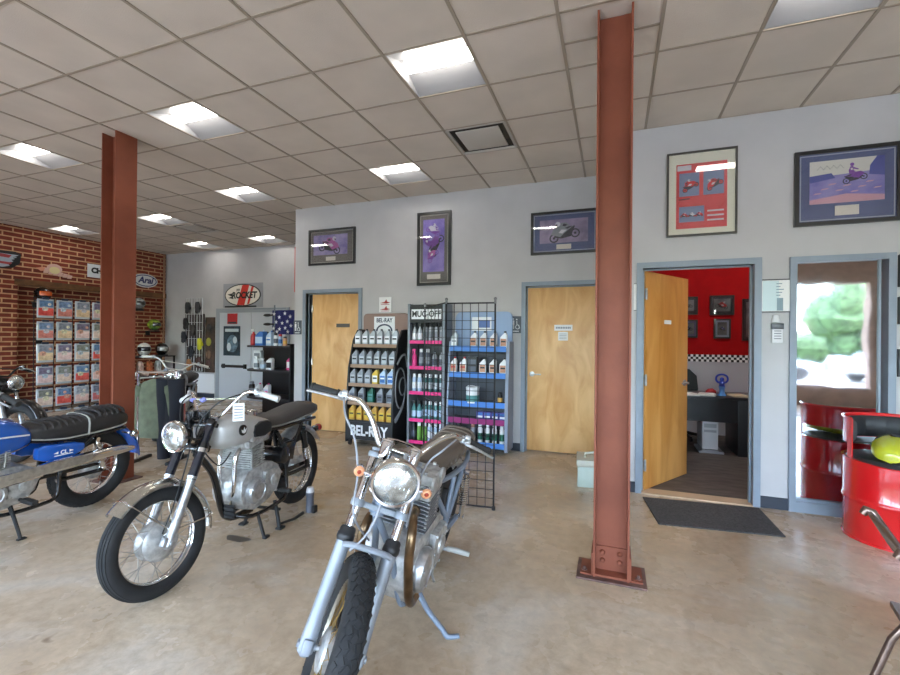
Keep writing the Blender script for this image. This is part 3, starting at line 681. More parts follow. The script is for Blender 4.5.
# ------------------------------------------------------------------ black oil rack
t = thing('oil_rack', 'black display rack of oil bottles with white lettered base sign, beside the left restroom door', 'display rack', (-3.03, 5.38, 0))
RB = P('rack black steel', (22, 22, 24), .4); SHB = P('shelf brown strip', (150, 122, 98), .6); HDR = P('header brown', (142, 116, 104), .6)
prof = [(.27, .05), (-.25, .05), (-.25, .55), (-.20, 1.05), (-.09, 1.42), (.02, 1.56), (.10, 1.57), (.27, 1.57)]
for s, n in ((-1, 'l'), (1, 'r')):
    x = s * .345
    p = MB().prism(prof, x - .012, x + .012, 'yz', bev=.003).build('side_panel', RB, t, smooth=0)
    if s > 0:
        m = MB(); xx = x + .014
        m.tube([(xx, -.04 + .15 * math.cos(a), .78 + .27 * math.sin(a)) for a in [2 * PI * k / 20 for k in range(20)]], .012, 6, loop=True)
        m.tube([(xx, .03 + .10 * math.cos(a), .80 + .12 * math.sin(a)) for a in [2 * PI * k / 16 for k in range(16)]], .01, 6, loop=True)
        m.tube([(xx, -.2, .36), (xx, -.1, .42), (xx, .02, .52), (xx, .1, .66)], [.03, .026, .02, .008], 6, sub=3); m.tube([(xx, -.14, 1.1), (xx, -.02, 1.2), (xx, .1, 1.22), (xx, .16, 1.05)], .016, 6, sub=3)
        m.build('side_emblem', P('emblem grey', (132, 136, 140), .5), p)
MB().b2(-.335, .335, .25, .27, .08, 1.6).build('back_panel', RB, t, smooth=0)
yfs = [(1.355, -.10), (1.08, -.175), (.83, -.215), (.585, -.235), (.345, -.235)]
for z, yf in yfs:
    b = MB().b2(-.333, .333, yf, .25, z - .022, z).build('shelf', RB, t, smooth=0)
    if z > .4: MB().b2(-.333, .333, yf - .006, yf, z - .035, z + .012).build('price_strip', SHB, b, smooth=0)
m = MB(); m.b2(-.335, .335, -.245, -.225, .09, .325); m.b2(-.335, .335, -.225, .25, .09, .11); b = m.build('base_sign', RB, t, smooth=0)
m = MB(); text_into(m, 'BEL-RAY', .185, face_y(0, -.247, .205), .003, bold=.006, sx=.80); m.build('lettering', P('sign white', (228, 230, 232), .5), b, smooth=0)
m = MB(); r = .06; hp = [(-.36, 1.50), (.36, 1.50), (.36, 1.74)] + [(.36 - r + r * math.cos(a), 1.74 + r * math.sin(a)) for a in [R(30 * k) for k in range(1, 4)]] + [(-.36 + r - r * math.sin(a), 1.74 + r * math.cos(a)) for a in [R(30 * k) for k in range(0, 4)]]
m.prism(hp, .20, .225, 'xz'); h = m.build('header', HDR, t, smooth=0)
m = MB(); m.b2(-.185, .145, .197, .20, 1.5, 1.755); m.build('header_panel', P('sign white', (228, 230, 232), .5), h, smooth=0)
m = MB(); text_into(m, 'BEL-RAY', .085, face_y(-.02, .195, 1.70), .003, bold=.002, sx=.8)
m.tube([(-.02 + .12 * math.cos(a), .195, 1.55 + .09 * math.sin(a)) for a in [R(15 * k) for k in range(13)]], .012, 5); m.build('header_lettering', P('sign navy', (58, 64, 88), .5), h, smooth=0)
for sx in (-1, 1):
    for sy in (-.2, .22):
        m = MB(); m.cyl((sx * .31 - .012, sy, .035), (sx * .31 + .012, sy, .035), .035, n=14); m.b2(sx * .31 - .02, sx * .31 + .02, sy - .02, sy + .02, .05, .075); m.build('caster', BLACKPL, t)
rows = [(0, [(jug, (gSIL, gBLK, gWHT))] * 6, 'top shelf'), (1, [(jug, (gGREY, gBLK, gSIL))] * 6, 'second shelf'), (2, [(jug, (gGREY, gBLK, gSIL))] * 3 + [(jug, (gYEL, gBLK, gWHT))] + [(jug, (gPALE, gWHT, gBLUE))] * 2, 'third shelf'),
        (3, [(jug, (gGREY, gBLK, gSLATE))] * 2 + [(jug, (gGRN, gGRN, gTEAL))] + [(jug, (gGREY, gBLK, gSLATE))] * 2, 'fourth shelf'), (4, [(jug, (gGOLD, gBLK, gYEL))] * 6, 'bottom shelf')]
cn = {'goods silver': 'silver', 'goods grey': 'grey', 'goods yellow': 'yellow', 'goods pale blue': 'pale blue', 'goods green': 'dark green', 'goods gold': 'gold'}
for r_, items, nm in rows:
    z, yf = yfs[r_]; n = len(items)
    for k, (kd, cols) in enumerate(items):
        x = -3.03 + (-.285 + .57 * k / (n - 1))
        goods(kd, cols, x, 5.38 + yf + .05, z, '%s oil bottle on the %s of the black rack, %s from left' % (cn[cols[0].name], nm, ORD[k]), 'bottle', 'bottles on the black oil rack', 'oil_bottle')

# ------------------------------------------------------------------ rack with pink shelves
t = thing('spray_rack', 'narrow grey and black display rack with pink shelf edges, behind the wire grid', 'display rack', (-2.31, 5.48, 0))
GP = P('rack grey steel', (120, 126, 134), .4, .3); PK = P('shelf pink', (224, 44, 126), .5)
for x in (-.25, .25): MB().b2(x - .016, x + .016, -.13, .16, .0, 1.91, bev=.004).build('side_post', GP, t, smooth=0)
MB().b2(-.235, .235, .145, .16, .05, 1.91).build('back_panel', RB, t, smooth=0); MB().b2(-.235, .235, -.1, .145, 1.87, 1.90).build('top_panel', RB, t, smooth=0)
hd = MB().b2(-.235, .235, -.125, -.11, 1.66, 1.87).build('header', RB, t, smooth=0)
m = MB(); m.b2(-.21, .215, -.128, -.125, 1.705, 1.835); m.mi = 1; text_into(m, 'MUC-OFF', .112, face_y(.003, -.129, 1.77), .003, bold=.003, sx=.86); m.build('header_lettering', [P('sign white', (228, 230, 232), .5), P('sign black', (30, 30, 32), .5)], hd, smooth=0)
zs = [1.41, 1.07, .735, .375, .085]
for z in zs:
    b = MB().b2(-.235, .235, -.12, .145, z - .02, z).build('shelf', RB, t, smooth=0); MB().b2(-.236, .236, -.128, -.12, z - .03, z + .014).build('price_strip', PK, b, smooth=0)
rows = [(0, [(spray, (gSIL, gBLK, gWHT))] * 2 + [(can, (gSIL, gBLK, gGREY))] * 4, 'top'), (1, [(spray, (gPINK, gPINK, gPINK))] + [(can, (gSLATE, gWHT, gGREY))] * 2 + [(spray, (gSIL, gBLK, gSLATE))] * 2, 'second'), (2, [(can, (gPALE, gWHT, gWHT))] * 2 + [(can, (gDGRN, gWHT, gSIL))] * 4, 'third'),
        (3, [(spray, (gTEAL, gBLK, gPALE))] * 2 + [(can, (gTEAL, gWHT, gPALE))] * 4, 'fourth'), (4, [(can, (gBLK, gBLK, gSLATE))] + [(can, (gLIME, gWHT, gLIME))] * 2 + [(can, (gPALE, gWHT, gWHT))] * 3, 'bottom')]
cn2 = {'goods silver': 'silver', 'goods pink': 'pink', 'goods slate': 'slate grey', 'goods pale blue': 'pale blue', 'goods dark teal': 'dark teal', 'goods teal': 'teal', 'goods black': 'black', 'goods lime': 'lime green'}
for r_, items, nm in rows:
    n = len(items)
    for k, (kd, cols) in enumerate(items):
        goods(kd, cols, -2.31 + (-.195 + .39 * k / (n - 1)), 5.43, zs[r_], '%s %s on the %s pink edged shelf, %s from the left' % (cn2[cols[0].name], 'spray bottle' if kd is spray else 'aerosol can', nm, ORD[k]), 'spray can', 'cans on the pink shelved rack', 'spray_bottle' if kd is spray else 'aerosol_can')

# ------------------------------------------------------------------ rack with blue shelves
t = thing('blue_rack', 'display rack with blue shelf edges and pale blue rounded header beside the middle door', 'display rack', (-1.62, 5.50, 0))
BL = P('shelf blue', (66, 124, 200), .5); MG = P('shelf magenta', (140, 30, 100), .5); LB = P('header pale blue', (142, 164, 196), .5)
r = .08; hp = [(-.38, 1.34), (.40, 1.34), (.40, 1.72)] + [(.40 - r + r * math.cos(a), 1.73 + r * math.sin(a)) for a in [R(30 * k) for k in range(1, 4)]] + [(-.38 + r - r * math.sin(a), 1.73 + r * math.cos(a)) for a in [R(30 * k) for k in range(0, 4)]]
h = MB().prism(hp, .15, .17, 'xz').build('header', LB, t, smooth=0)
m = MB(); m.b2(-.15, .12, .147, .15, 1.56, 1.74); m.mi = 1; m.b2(-.05, .10, .144, .147, 1.60, 1.70); m.build('header_panel', [P('sign white', (228, 230, 232), .5), P('header blue', (88, 112, 170), .5)], h, smooth=0)
MB().b2(-.375, .375, .155, .165, .1, 1.35).build('back_panel', P('rack dark grey', (58, 62, 70), .5), t, smooth=0)
for x, w_ in ((-.38, .012), (.395, .02)): MB().prism([(.165, .05), (-.15, .05), (-.15, .62), (-.07, 1.42), (.165, 1.42)], x - w_, x + w_, 'yz').build('side_panel', P('rack side grey blue', (132, 142, 160), .5), t, smooth=0)
zz = [(1.335, BL, -.09), (1.0, BL, -.11), (.635, BL, -.14), (.42, MG, -.14), (.13, BL, -.15)]
for z, mt, yf in zz:
    b = MB().b2(-.37, .375, yf, .155, z - .02, z).build('shelf', P('rack dark grey', (58, 62, 70), .5), t, smooth=0); MB().b2(-.37, .375, yf - .008, yf, z - .045, z + .025).build('price_strip', mt, b, smooth=0)
G3 = 'goods on the blue shelved rack'
def row3(z, yf, items, nm, x0=-.33, x1=.33):
    n = len(items); q = -1
    for k, it in enumerate(items):
        if it is None: continue
        q += 1
        kd, cols, nn, lab = it[:4]; kw = it[4] if len(it) > 4 else {}
        goods(kd, cols, -1.62 + x0 + (x1 - x0) * k / (n - 1), 5.50 + yf + .06, z, '%s, %s of blue edged rack, %s from left' % (lab, nm, ORD[q]), 'bottle' if kd is not carton else 'box', G3, nn, **kw)
jw = (jug, (gWHT, gBLK, gORG), 'oil_bottle', 'white oil bottle with black cap'); jr = (jug, (gWHT, gRED, gORG), 'oil_bottle', 'white oil bottle with red cap'); cw = (can, (gWHT, gWHT, gGRN), 'aerosol_can', 'white aerosol can'); ck = (can, (gBLK, gBLK, gSLATE), 'aerosol_can', 'black aerosol can')
row3(1.335, -.09, [(jug, (gSIL, gGREY, gWHT), 'oil_bottle', 'silver oil bottle'), None, jw, jw, jw, jw], 'top shelf')
row3(1.0, -.11, [jr, jr, (carton, (gBLK, gSLATE, gSLATE), 'carton', 'black carton', {'h': .22}), jw, jw, jw], 'second shelf')
row3(.635, -.14, [None, None, (tin, (gWHT, gWHT, gTEAL), 'paint_tin', 'white and teal wire handled tin'), None, None, (can, (gBLK, gBLK, gGOLD), 'aerosol_can', 'small black can', {'h': .15})], 'third shelf', -.3, .3)
row3(.13, -.15, [ck, ck, (carton, (gSLATE, gBLUE, gWHT), 'carton', 'slate blue carton', {'h': .16}), (can, (gGREY, gORG, gSLATE), 'aerosol_can', 'grey aerosol can with orange cap'), cw, cw, cw, cw], 'bottom shelf')
for k in range(4): goods(carton, (gPUR, gBLUE, gWHT), -1.62 + .02 + .10 * k, 5.52, .425, 'purple carton on the magenta edged shelf, %s from the left' % ORD[k], 'box', G3, 'carton', h=.09, w=.09)

# ------------------------------------------------------------------ folding wire grid in front of the racks
t = thing('wire_grid_display', 'tall black folding wire grid display standing in front of the bottle racks', 'wire grid display', (-1.37, 3.62, 0))
WB = P('black wire', (30, 30, 33), .45, .3)
def grid_panel(parent, ax, ay, bx, by, z0, z1, nv, nh):
    m = MB(); f = lambda u: (ax + (bx - ax) * u, ay + (by - ay) * u)
    for k in range(nv + 1):
        x, y = f(k / nv); m.cyl((x, y, z0), (x, y, z1), .008 if k in (0, nv) else .0032, n=6)
    for k in range(nh + 1):
        z = z0 + (z1 - z0) * k / nh; a, b = f(0), f(1); m.cyl((a[0], a[1], z), (b[0], b[1], z), .007 if k in (0, nh) else .0028, n=6)
    return m.build('grid_panel', WB, parent)
grid_panel(t, 0, 0, .43, .04, 0.02, 1.76, 6, 23)
grid_panel(t, 0, 0, -.42, .50, 0.02, 1.765, 6, 23)
for x, y in ((0, 0), (.43, .04), (-.42, .50)):
    m = MB(); m.cyl((x, y, 0), (x, y, .03), .016, n=10); m.build('foot', BLACKPL, t)
    m = MB(); m.cyl((x, y, 1.755), (x, y, 1.785), .010, n=8); m.ell((x, y, 1.795), (.015, .015, .015), 8, 6); m.build('finial', P('finial grey', (120, 120, 122), .4, .5), t)

# ------------------------------------------------------------------ corner shelf with goods
t = thing('corner_shelf', 'black corner shelf unit with curved tiers of bottles, left of the restroom sign', 'shelf unit', (-5.62, 6.15, 0))
MB().b2(-.48, .62, .36, .385, 0, 1.33).build('back_panel', RB, t, smooth=0); MB().b2(.60, .625, -.2, .36, 0, 1.33).build('side_panel', RB, t, smooth=0)
m = MB(); m.b2(.27, .29, .335, .36, .4, 1.33); m.build('bracket_rail', GP, t, smooth=0)
for z in (1.30, .885, .41):
    pts = [(.60, .36)] + [(-.02 - .50 * math.sin(a), .36 - .50 * math.cos(a)) for a in [R(9 * k) for k in range(11)]][::-1][:0] + [(-.50, .36), (-.55, .18), (-.50, 0.0), (-.36, -.13), (-.16, -.19), (.20, -.20), (.60, -.20)]
    MB().prism(pts, z - .03, z, 'xy', bev=.004).build('shelf', P('shelf dark laminate', (46, 44, 46), .35), t, smooth=0)
MB().b2(-.46, .58, .02, .34, .0, .06).build('plinth', RB, t, smooth=0)
GC = 'goods on the black corner shelf'
X0, Y0 = -5.62, 6.15
for (kd, cols, x, y, z, lab, nn, kw) in [
    (spray, (gRED, gWHT, gRED), -.40, .05, 1.30, 'red spray bottle at the left end of the top corner shelf', 'spray_bottle', {'h': .30, 'r': .05}),
    (jug, (gBLUE, gPALE, gPALE), -.18, .0, 1.30, 'large pale blue jug on the top corner shelf', 'jug', {'h': .27, 'w': .17, 'd': .12}),
    (jug, (gPALE, gBLUE, gWHT), .0, .02, 1.30, 'small white blue jug right of the large blue jug', 'jug', {'h': .26, 'w': .11, 'd': .09}),
    (can, (gWHT, gBLK, gSLATE), .12, .02, 1.30, 'white can with black cap on the top corner shelf', 'aerosol_can', {'h': .22, 'r': .035}),
    (can, (gPALE, gRED, gBLUE), .22, .02, 1.30, 'pale can with red cap on the top corner shelf', 'aerosol_can', {'h': .20, 'r': .035}),
    (can, (gORG, gBLK, gGOLD), .32, .02, 1.30, 'orange can at the right of the top corner shelf', 'aerosol_can', {'h': .16, 'r': .035}),
    (carton, (gWHT, gGREY, gWHT), -.38, .15, .885, 'tall white carton on the middle corner shelf', 'carton', {'h': .32, 'w': .16}),
    (spray, (gWHT, gWHT, gGREY), -.26, -.02, .885, 'white spray bottle on the middle corner shelf', 'spray_bottle', {'h': .24, 'r': .045}),
    (spray, (gSIL, gWHT, gPALE), -.12, -.02, .885, 'silver spray bottle on the middle corner shelf', 'spray_bottle', {'h': .20, 'r': .045}),
    (jug, (gWHT, gBLK, gBLK), .04, -.02, .885, 'white and black jug on the middle corner shelf', 'jug', {'h': .22, 'w': .12, 'd': .08}),
    (jug, (gPINK, gWHT, gWHT), .42, .05, .885, 'pink pack at the right of the middle corner shelf', 'jug', {'h': .25, 'w': .14, 'd': .06}),
    (can, (gBLK, gGREY, gGREY), -.38, .0, .41, 'black can at the left of the lowest corner shelf', 'aerosol_can', {'h': .25, 'r': .05}),
    (jug, (gWHT, gPINK, gGREY), -.16, -.06, .41, 'white bottle with pink cap on the lowest corner shelf, left one', 'bottle', {'h': .24, 'w': .10, 'd': .08}),
    (jug, (gWHT, gPINK, gPALE), .02, -.06, .41, 'white bottle with pink cap on the lowest corner shelf, right one', 'bottle', {'h': .24, 'w': .11, 'd': .08})]:
    goods(kd, cols, X0 + x, Y0 + y, z, lab, 'bottle', GC, nn, **kw)
# goggle rod stand
t = thing('goggle_stand', 'thin display stand with black goggle straps behind the corner shelf', 'display stand', (-5.98, 6.67, 0))
m = MB(); m.cyl((0, 0, .02), (0, 0, 2.05), .012, n=8); m.cyl((-.5, 0, 1.985), (.25, 0, 1.985), .007, n=6); m.build('pole', GP, t); MB().b2(-.18, .18, -.11, .12, 0, .02).build('foot', BLACKM, t, smooth=0)
for z in (1.86, 1.69, 1.52, 1.36):
    m = MB(); m.ell((-.15, -.02, z), (.10, .03, .028), 10, 6); m.ell((-.03, -.02, z), (.05, .022, .018), 8, 6); m.build('goggle', BLACKM, t)
# flag and banner
m = MB(); n = 12; NAVY = P('flag navy', (34, 36, 96), .8)
m.loft([[(-.25 + .5 * k / n, .02 * math.sin(k * 1.1), z) for k in range(n + 1)] for z in (0, .45)], close=False); m.mi = 1
def star(cx, cz, r, y): m.poly([(cx + (r if k % 2 == 0 else r * .42) * math.sin(PI * k / 5), y, cz + (r if k % 2 == 0 else r * .42) * math.cos(PI * k / 5)) for k in range(10)])
for a, b in ((-.19, .38), (-.07, .32), (.06, .39), (.18, .33), (-.14, .23), (0, .21), (.12, .24), (-.2, .11), (-.06, .1), (.07, .12), (.2, .16), (-.12, .02 + .03), (.13, .05)): star(a, b, .04, -.026)
o = m.build('flag', [NAVY, P('flag white', (230, 230, 235), .8)], loc=(-5.77, 6.66, 1.50), smooth=0); sol = o.modifiers.new('thickness', 'SOLIDIFY'); sol.thickness = .003; sol.offset = 1
tag(o, 'navy flag with white stars hanging above the black corner shelf', 'flag')
m = MB().b2(-.045, .045, -.004, .004, 0, .74); m.mi = 1; m.b2(.01, .025, -.006, .006, 0, .74)
tag(m.build('hanging_banner', [P('banner red', (208, 66, 56), .7), P('banner dark red', (150, 40, 36), .7)], smooth=0, loc=(-4.86, 5.92, 2.19)), 'narrow red banner hanging at the corner of the back wall', 'banner')
# far wall sign
t = thing('wall_sign', 'grey banner with a red striped white oval sign above the far grey door', 'sign', (-7.94, YF - .01, 2.12))
MB().b2(-.58, .58, -.004, .008, 0, .55).build('cloth', P('banner grey', (150, 152, 156), .7), t, smooth=0)
def oval(m, cx, cz, rx, rz, y0, y1, n=32): m.prism([(cx + rx * math.cos(2 * PI * k / n), cz + rz * math.sin(2 * PI * k / n)) for k in range(n)], y0, y1, 'xz')
m = MB(); oval(m, 0, .28, .53, .255, -.008, -.004); m.mi = 1; oval(m, 0, .28, .50, .232, -.012, -.008)
m.mi = 2; m.prism([(-.16, .055), (.06, .05), (.20, .505), (-.0, .51)], -.014, -.012, 'xz'); m.prism([(.14, .065), (.20, .075), (.33, .455), (.27, .475)], -.014, -.012, 'xz'); m.build('oval', [P('sign black', (30, 30, 32), .5), P('sign cream', (226, 220, 206), .5), P('sign red', (206, 52, 40), .5)], t, smooth=0)
m = MB(); text_into(m, 'ROCKET', .20, face_y(.05, -.016, .27), .003, bold=.008, shear=.15, sx=.92); text_into(m, 'JOE', .06, face_y(-.12, -.016, .40), .003, bold=.002); m.poly([(-.44, -.016, .30), (-.28, -.016, .24), (-.30, -.016, .30), (-.22, -.016, .34)]); m.poly([(-.42, -.017, .22), (-.24, -.017, .19), (-.3, -.017, .25)])
m.b2(-.52, .4, -.014, -.004, .0, .035); m.build('lettering', P('sign dark green black', (26, 34, 32), .5), t, smooth=0)
m = MB(); m.b2(-.15, .15, -.004, 0, -.12, .12); oval(m, 0, .03, .10, .08, -.008, -.004); m.mi = 1; m.b2(-.12, .12, -.008, -.004, -.11, -.07); m.mi = 0
o = m.build('door_decal', [P('decal red', (176, 44, 48), .5), P('decal dark', (60, 60, 66), .5)], smooth=0, loc=(-8.23, YF - .02, 1.86)); tag(o, 'small red emblem notice at the top of the far grey door', 'decal')
m = MB(); m.b2(-.25, .25, -.004, 0, 0, .68); m.mi = 1; oval(m, .02, .28, .16, .2, -.007, -.004, 18); m.mi = 2; oval(m, -.08, .20, .06, .1, -.01, -.007, 14); oval(m, .1, .36, .06, .08, -.01, -.007, 14); m.b2(-.2, .2, -.007, -.004, .55, .62)
tag(m.build('poster', [P('poster dark teal', (46, 66, 80), .5, c2=(28, 36, 44), scale=9, var=.1), P('poster grey blue', (96, 118, 134), .5, var=.3, scale=12), P('poster pale', (196, 206, 212), .5)], smooth=0, loc=(-8.24, YF - .02, 1.01)), 'dark poster with pale shapes on the far grey door', 'poster')
# ------------------------------------------------------------------ brick wall signs
def xbox(m, y0, y1, z0, z1, d0, d1, bev=0): return m.b2(XB + d0, XB + d1, y0, y1, z0, z1, bev)
def xoval(m, cy, cz, ry, rz, d0, d1, n=28): m.prism([(cy + ry * math.cos(2 * PI * k / n), cz + rz * math.sin(2 * PI * k / n)) for k in range(n)], XB + d0, XB + d1, 'yz')
SW = P('sign white', (228, 230, 232), .5); SK = P('sign black', (30, 30, 32), .5); SN = P('sign blue', (36, 44, 110), .5)
m = MB(); xoval(m, 7.33, 2.755, .30, .16, .0, .02); m.mi = 1; xoval(m, 7.33, 2.755, .275, .138, .02, .023); m.mi = 0; xoval(m, 7.33, 2.755, .25, .118, .023, .026)
m.mi = 1; text_into(m, 'Arai', .20, face_x(XB + .029, 7.33, 2.76), .004, bold=.006, shear=.25); tag(m.build('oval_sign', [SW, SN], smooth=0), 'white oval sign with blue script lettering on the brick wall right of the left column', 'sign')
m = MB(); xbox(m, 6.108, 6.56, 2.685, 2.965, 0, .015); m.mi = 1; text_into(m, 'CHN', .15, face_x(XB + .018, 6.335, 2.83), .004, bold=.010, sx=.95)
tag(m.build('square_sign', [SW, SK], smooth=0), 'white square sign with black letters, half hidden by the left column', 'sign')
m = MB()
m.prism([(4.15, 2.86), (4.2, 2.96), (4.9, 2.985), (4.985, 2.95), (4.97, 2.78), (4.86, 2.68), (4.6, 2.635), (4.3, 2.69)], XB, XB + .02, 'yz'); m.mi = 1
for k in range(6): m.prism([(4.45, 2.69 + .04 * k), (4.72 + .03 * k, 2.68 + .04 * k), (4.82 + .025 * k, 2.71 + .043 * k), (4.80 + .022 * k, 2.745 + .036 * k), (4.5, 2.725 + .04 * k)], XB + .02, XB + .023 + .002 * k, 'yz')
m.mi = 2; m.prism([(4.45, 2.745), (4.82, 2.735), (4.85, 2.775), (4.45, 2.785)], XB + .035, XB + .038, 'yz'); m.prism([(4.58, 2.865), (4.80, 2.855), (4.84, 2.91), (4.6, 2.925)], XB + .035, XB + .038, 'yz')
m.mi = 0
for k in range(4): m.prism([(4.80 + .02 * k, 2.72 + .05 * k), (4.95, 2.745 + .055 * k), (4.95, 2.75 + .055 * k), (4.80 + .02 * k, 2.73 + .05 * k)], XB + .035, XB + .037, 'yz')
tag(m.build('winged_sign', [SK, P('wing silver blue', (170, 182, 194), .4), P('wing red', (170, 60, 66), .5)], smooth=0), 'dark winged emblem sign with silver feathers on the brick wall at the left edge', 'sign')
m = MB(); xoval(m, 5.52, 2.76, .13, .10, 0, .012, 16); m.mi = 1; xoval(m, 5.52, 2.73, .09, .07, .012, .015, 14); m.mi = 2
m.prism([(5.22, 2.74), (5.36, 2.78), (5.44, 2.72), (5.30, 2.69)], XB, XB + .012, 'yz'); m.mi = 0
for k in range(6): m.prism([(5.34 + .08 * k, 2.66 - .012 * k), (5.41 + .08 * k, 2.66 - .012 * k), (5.43 + .08 * k, 2.755 - .018 * k), (5.36 + .08 * k, 2.765 - .018 * k)], XB, XB + .014, 'yz')
tag(m.build('script_sign', [P('script pinkish white', (206, 168, 156), .6), P('script cream', (214, 200, 150), .6), P('script peach', (206, 140, 112), .6)], smooth=0), 'faded pinkish white emblem painted sign on the brick wall above the bagged packs', 'sign')

# ------------------------------------------------------------------ rack of bagged parts
t = thing('pegboard_rack', 'dark free standing hook rack holding rows of bagged parts before the brick wall', 'display rack', (-9.98, 5.0, 0))
m = MB()
for k in range(5):
    y = -.02 + .31 * k; m.cyl((0, y, .03), (0, y, 2.16), .008, n=6)
for k in range(12):
    z = .08 + .188 * k; m.cyl((0, -.02, z), (0, 1.25, z), .006, n=6)
m.build('grid_panel', WB, t)
for y in (.05, 1.15):
    m = MB(); m.b2(-.22, .22, y - .02, y + .02, 0, .03); m.b2(-.015, .015, y - .015, y + .015, .03, .1); m.build('foot', BLACKM, t, smooth=0)
PKC = [((214, 72, 64), (120, 160, 208)), ((216, 84, 74), (130, 166, 210)), ((168, 180, 186), (128, 150, 180)), ((222, 190, 186), (150, 140, 168)), ((214, 130, 110), (120, 160, 212)), ((200, 120, 108), (140, 170, 214)), ((224, 184, 174), (190, 196, 206)), ((186, 186, 176), (150, 166, 180)), ((220, 196, 180), (166, 170, 160)), ((198, 178, 160), (150, 160, 180)), ((214, 188, 150), (164, 172, 188)), ((206, 110, 110), (150, 154, 176))]
proto = None
for r_ in range(6):
    for c in range(4):
        z = 2.12 - .418 * r_; y = 5.0 + .307 * c + .14
        a, b = PKC[(r_ * 4 + c * 5 + r_) % 12]
        m = MB(); jit = random.uniform(-.012, .012)
        m.secs([(-.35, -.002, .004, .128), (-.34, -.012, .012, .132), (-.18, -.02, .026, .134), (-.04, -.01, .01, .134), (0, -.002, .003, .13)], 14, 4); 
        for v in m.bm.verts: v.co = Vector((v.co.z + .012, v.co.y, v.co.x))
        m.mi = 1; m.b2(.028, .040, -.115, .115, -.31, -.17); m.mi = 2; m.b2(.020, .036, -.10, .11, -.15, -.03)
        m.mi = 4; m.b2(.0, .03, -.05, .05, -.01, .03)
        m.mi = 3; m.ell((.036, jit * 4, -.19), (.006, .07, .05), 10, 6); m.ell((.034, .04 - jit * 3, -.1), (.005, .035, .03), 8, 5)
        mats = [P('clear bag', (196, 202, 208), .2, coat=.6), P('pack print %d' % ((r_ * 4 + c * 5 + r_) % 12), a, .4, var=.25, scale=16, c2=[min(255, k + 40) for k in a]), P('pack header %d' % ((r_ * 4 + c * 5 + r_) % 12), b, .4, var=.25, scale=20, c2=[k * .75 for k in b]), P('pack inner %d' % ((r_ + c * 3) % 5), [(226, 216, 204), (200, 196, 206), (222, 170, 150), (190, 204, 214), (232, 224, 190)][(r_ + c * 3) % 5], .4, var=.2, scale=30), P('header card dark', (52, 62, 84), .5)]
        o = m.build('bagged_part', mats, loc=(-9.965, y, z))
        tag(o, 'bagged part pack hanging in the %s row from the top, %s from the left' % (ORD[r_], ORD[c]), 'parts pack', 'bagged part packs on the hook rack')
# things on the brick bay: helmets on wall pegs
def helmet(name, label, loc, rz, shell, visor, band=None, group='helmets', s=1.0):
    t = thing(name, label, 'helmet', loc, (0, 0, rz), group)
    m = MB(); rings = []; n = 24
    for i in range(11):
        a = -PI * .36 + (PI / 2 + PI * .36) * i / 10; z = math.sin(a); q = math.cos(a)
        rings.append([(.155 * q * math.cos(2 * PI * k / n) * (1.06 if math.cos(2 * PI * k / n) > 0 else 1), .122 * q * math.sin(2 * PI * k / n), .14 + .132 * z) for k in range(n)])
    m.loft(rings); m.build('shell', shell, t)
    m = MB(); rings = []
    for z in (.105, .135, .165, .19):
        q = math.sqrt(max(0, 1 - ((z - .14) / .132) ** 2))
        rings.append([(.168 * q * math.cos(a), .126 * q * math.sin(a), z) for a in [R(-62 + 124 * k / 12) for k in range(13)]])
    m.loft(rings, close=False); m.build('visor', visor, t)
    if band:
        m = MB(); m.tube([(.160 * math.cos(a) * .62, .126 * math.sin(a) * .62 if False else .0 + .078 * math.sin(a), .14 + .108) for a in [2 * PI * k / 16 for k in range(16)]], .012, 6, loop=True); m.build('crest', band, t)
    m = MB(); m.lathe([(.10, 0), (.112, .0), (.112, .02), (.10, .02)], (0, 0, .0), (0, 0, 1), 18, closed=True); m.build('neck_roll', BLACKM, t)
    if s != 1: t.scale = (s, s, s)
    return t
DV = P('smoke visor', (30, 32, 36), .1, coat=1); HW = P('helmet white', (224, 222, 216), .2, coat=.7); HB = P('helmet black', (26, 26, 28), .2, coat=.7); HG = P('helmet green', (60, 110, 60), .25, coat=.6, c2=(180, 190, 60), scale=9); HS = P('helmet silver', (170, 174, 172), .25, .4, var=.3, scale=12)
wall_pegs = [(7.14, 2.06, HS, DV, 'white and dark helmet on the brick wall right of the left column, upper one'), (7.52, 1.58, HG, DV, 'green and yellow helmet on the brick wall pegs'), (5.30, 2.10, HB, P('orange visor', (214, 96, 40), .2, coat=.6), 'black helmet with orange visor on the brick bay left of the bagged packs'), (5.36, 1.38, HB, DV, 'plain black helmet on the brick bay left of the bagged packs')]
for y, z, sh, vi, lab in wall_pegs:
    helmet('helmet', lab, (XB + .06, y, z), R(10), sh, vi, group='helmets on the brick bay')
    m = MB(); m.b2(XB - .16, XB + .16, y - .07, y + .07, z - .028, z - .008); m.b2(XB - .16, XB - .14, y - .05, y + .05, z - .12, z - .008)
    tag(m.build('helmet_peg', BLACKM, smooth=0), 'small black wall ledge under the ' + lab.split(' on the')[0], 'wall ledge', 'wall ledges')
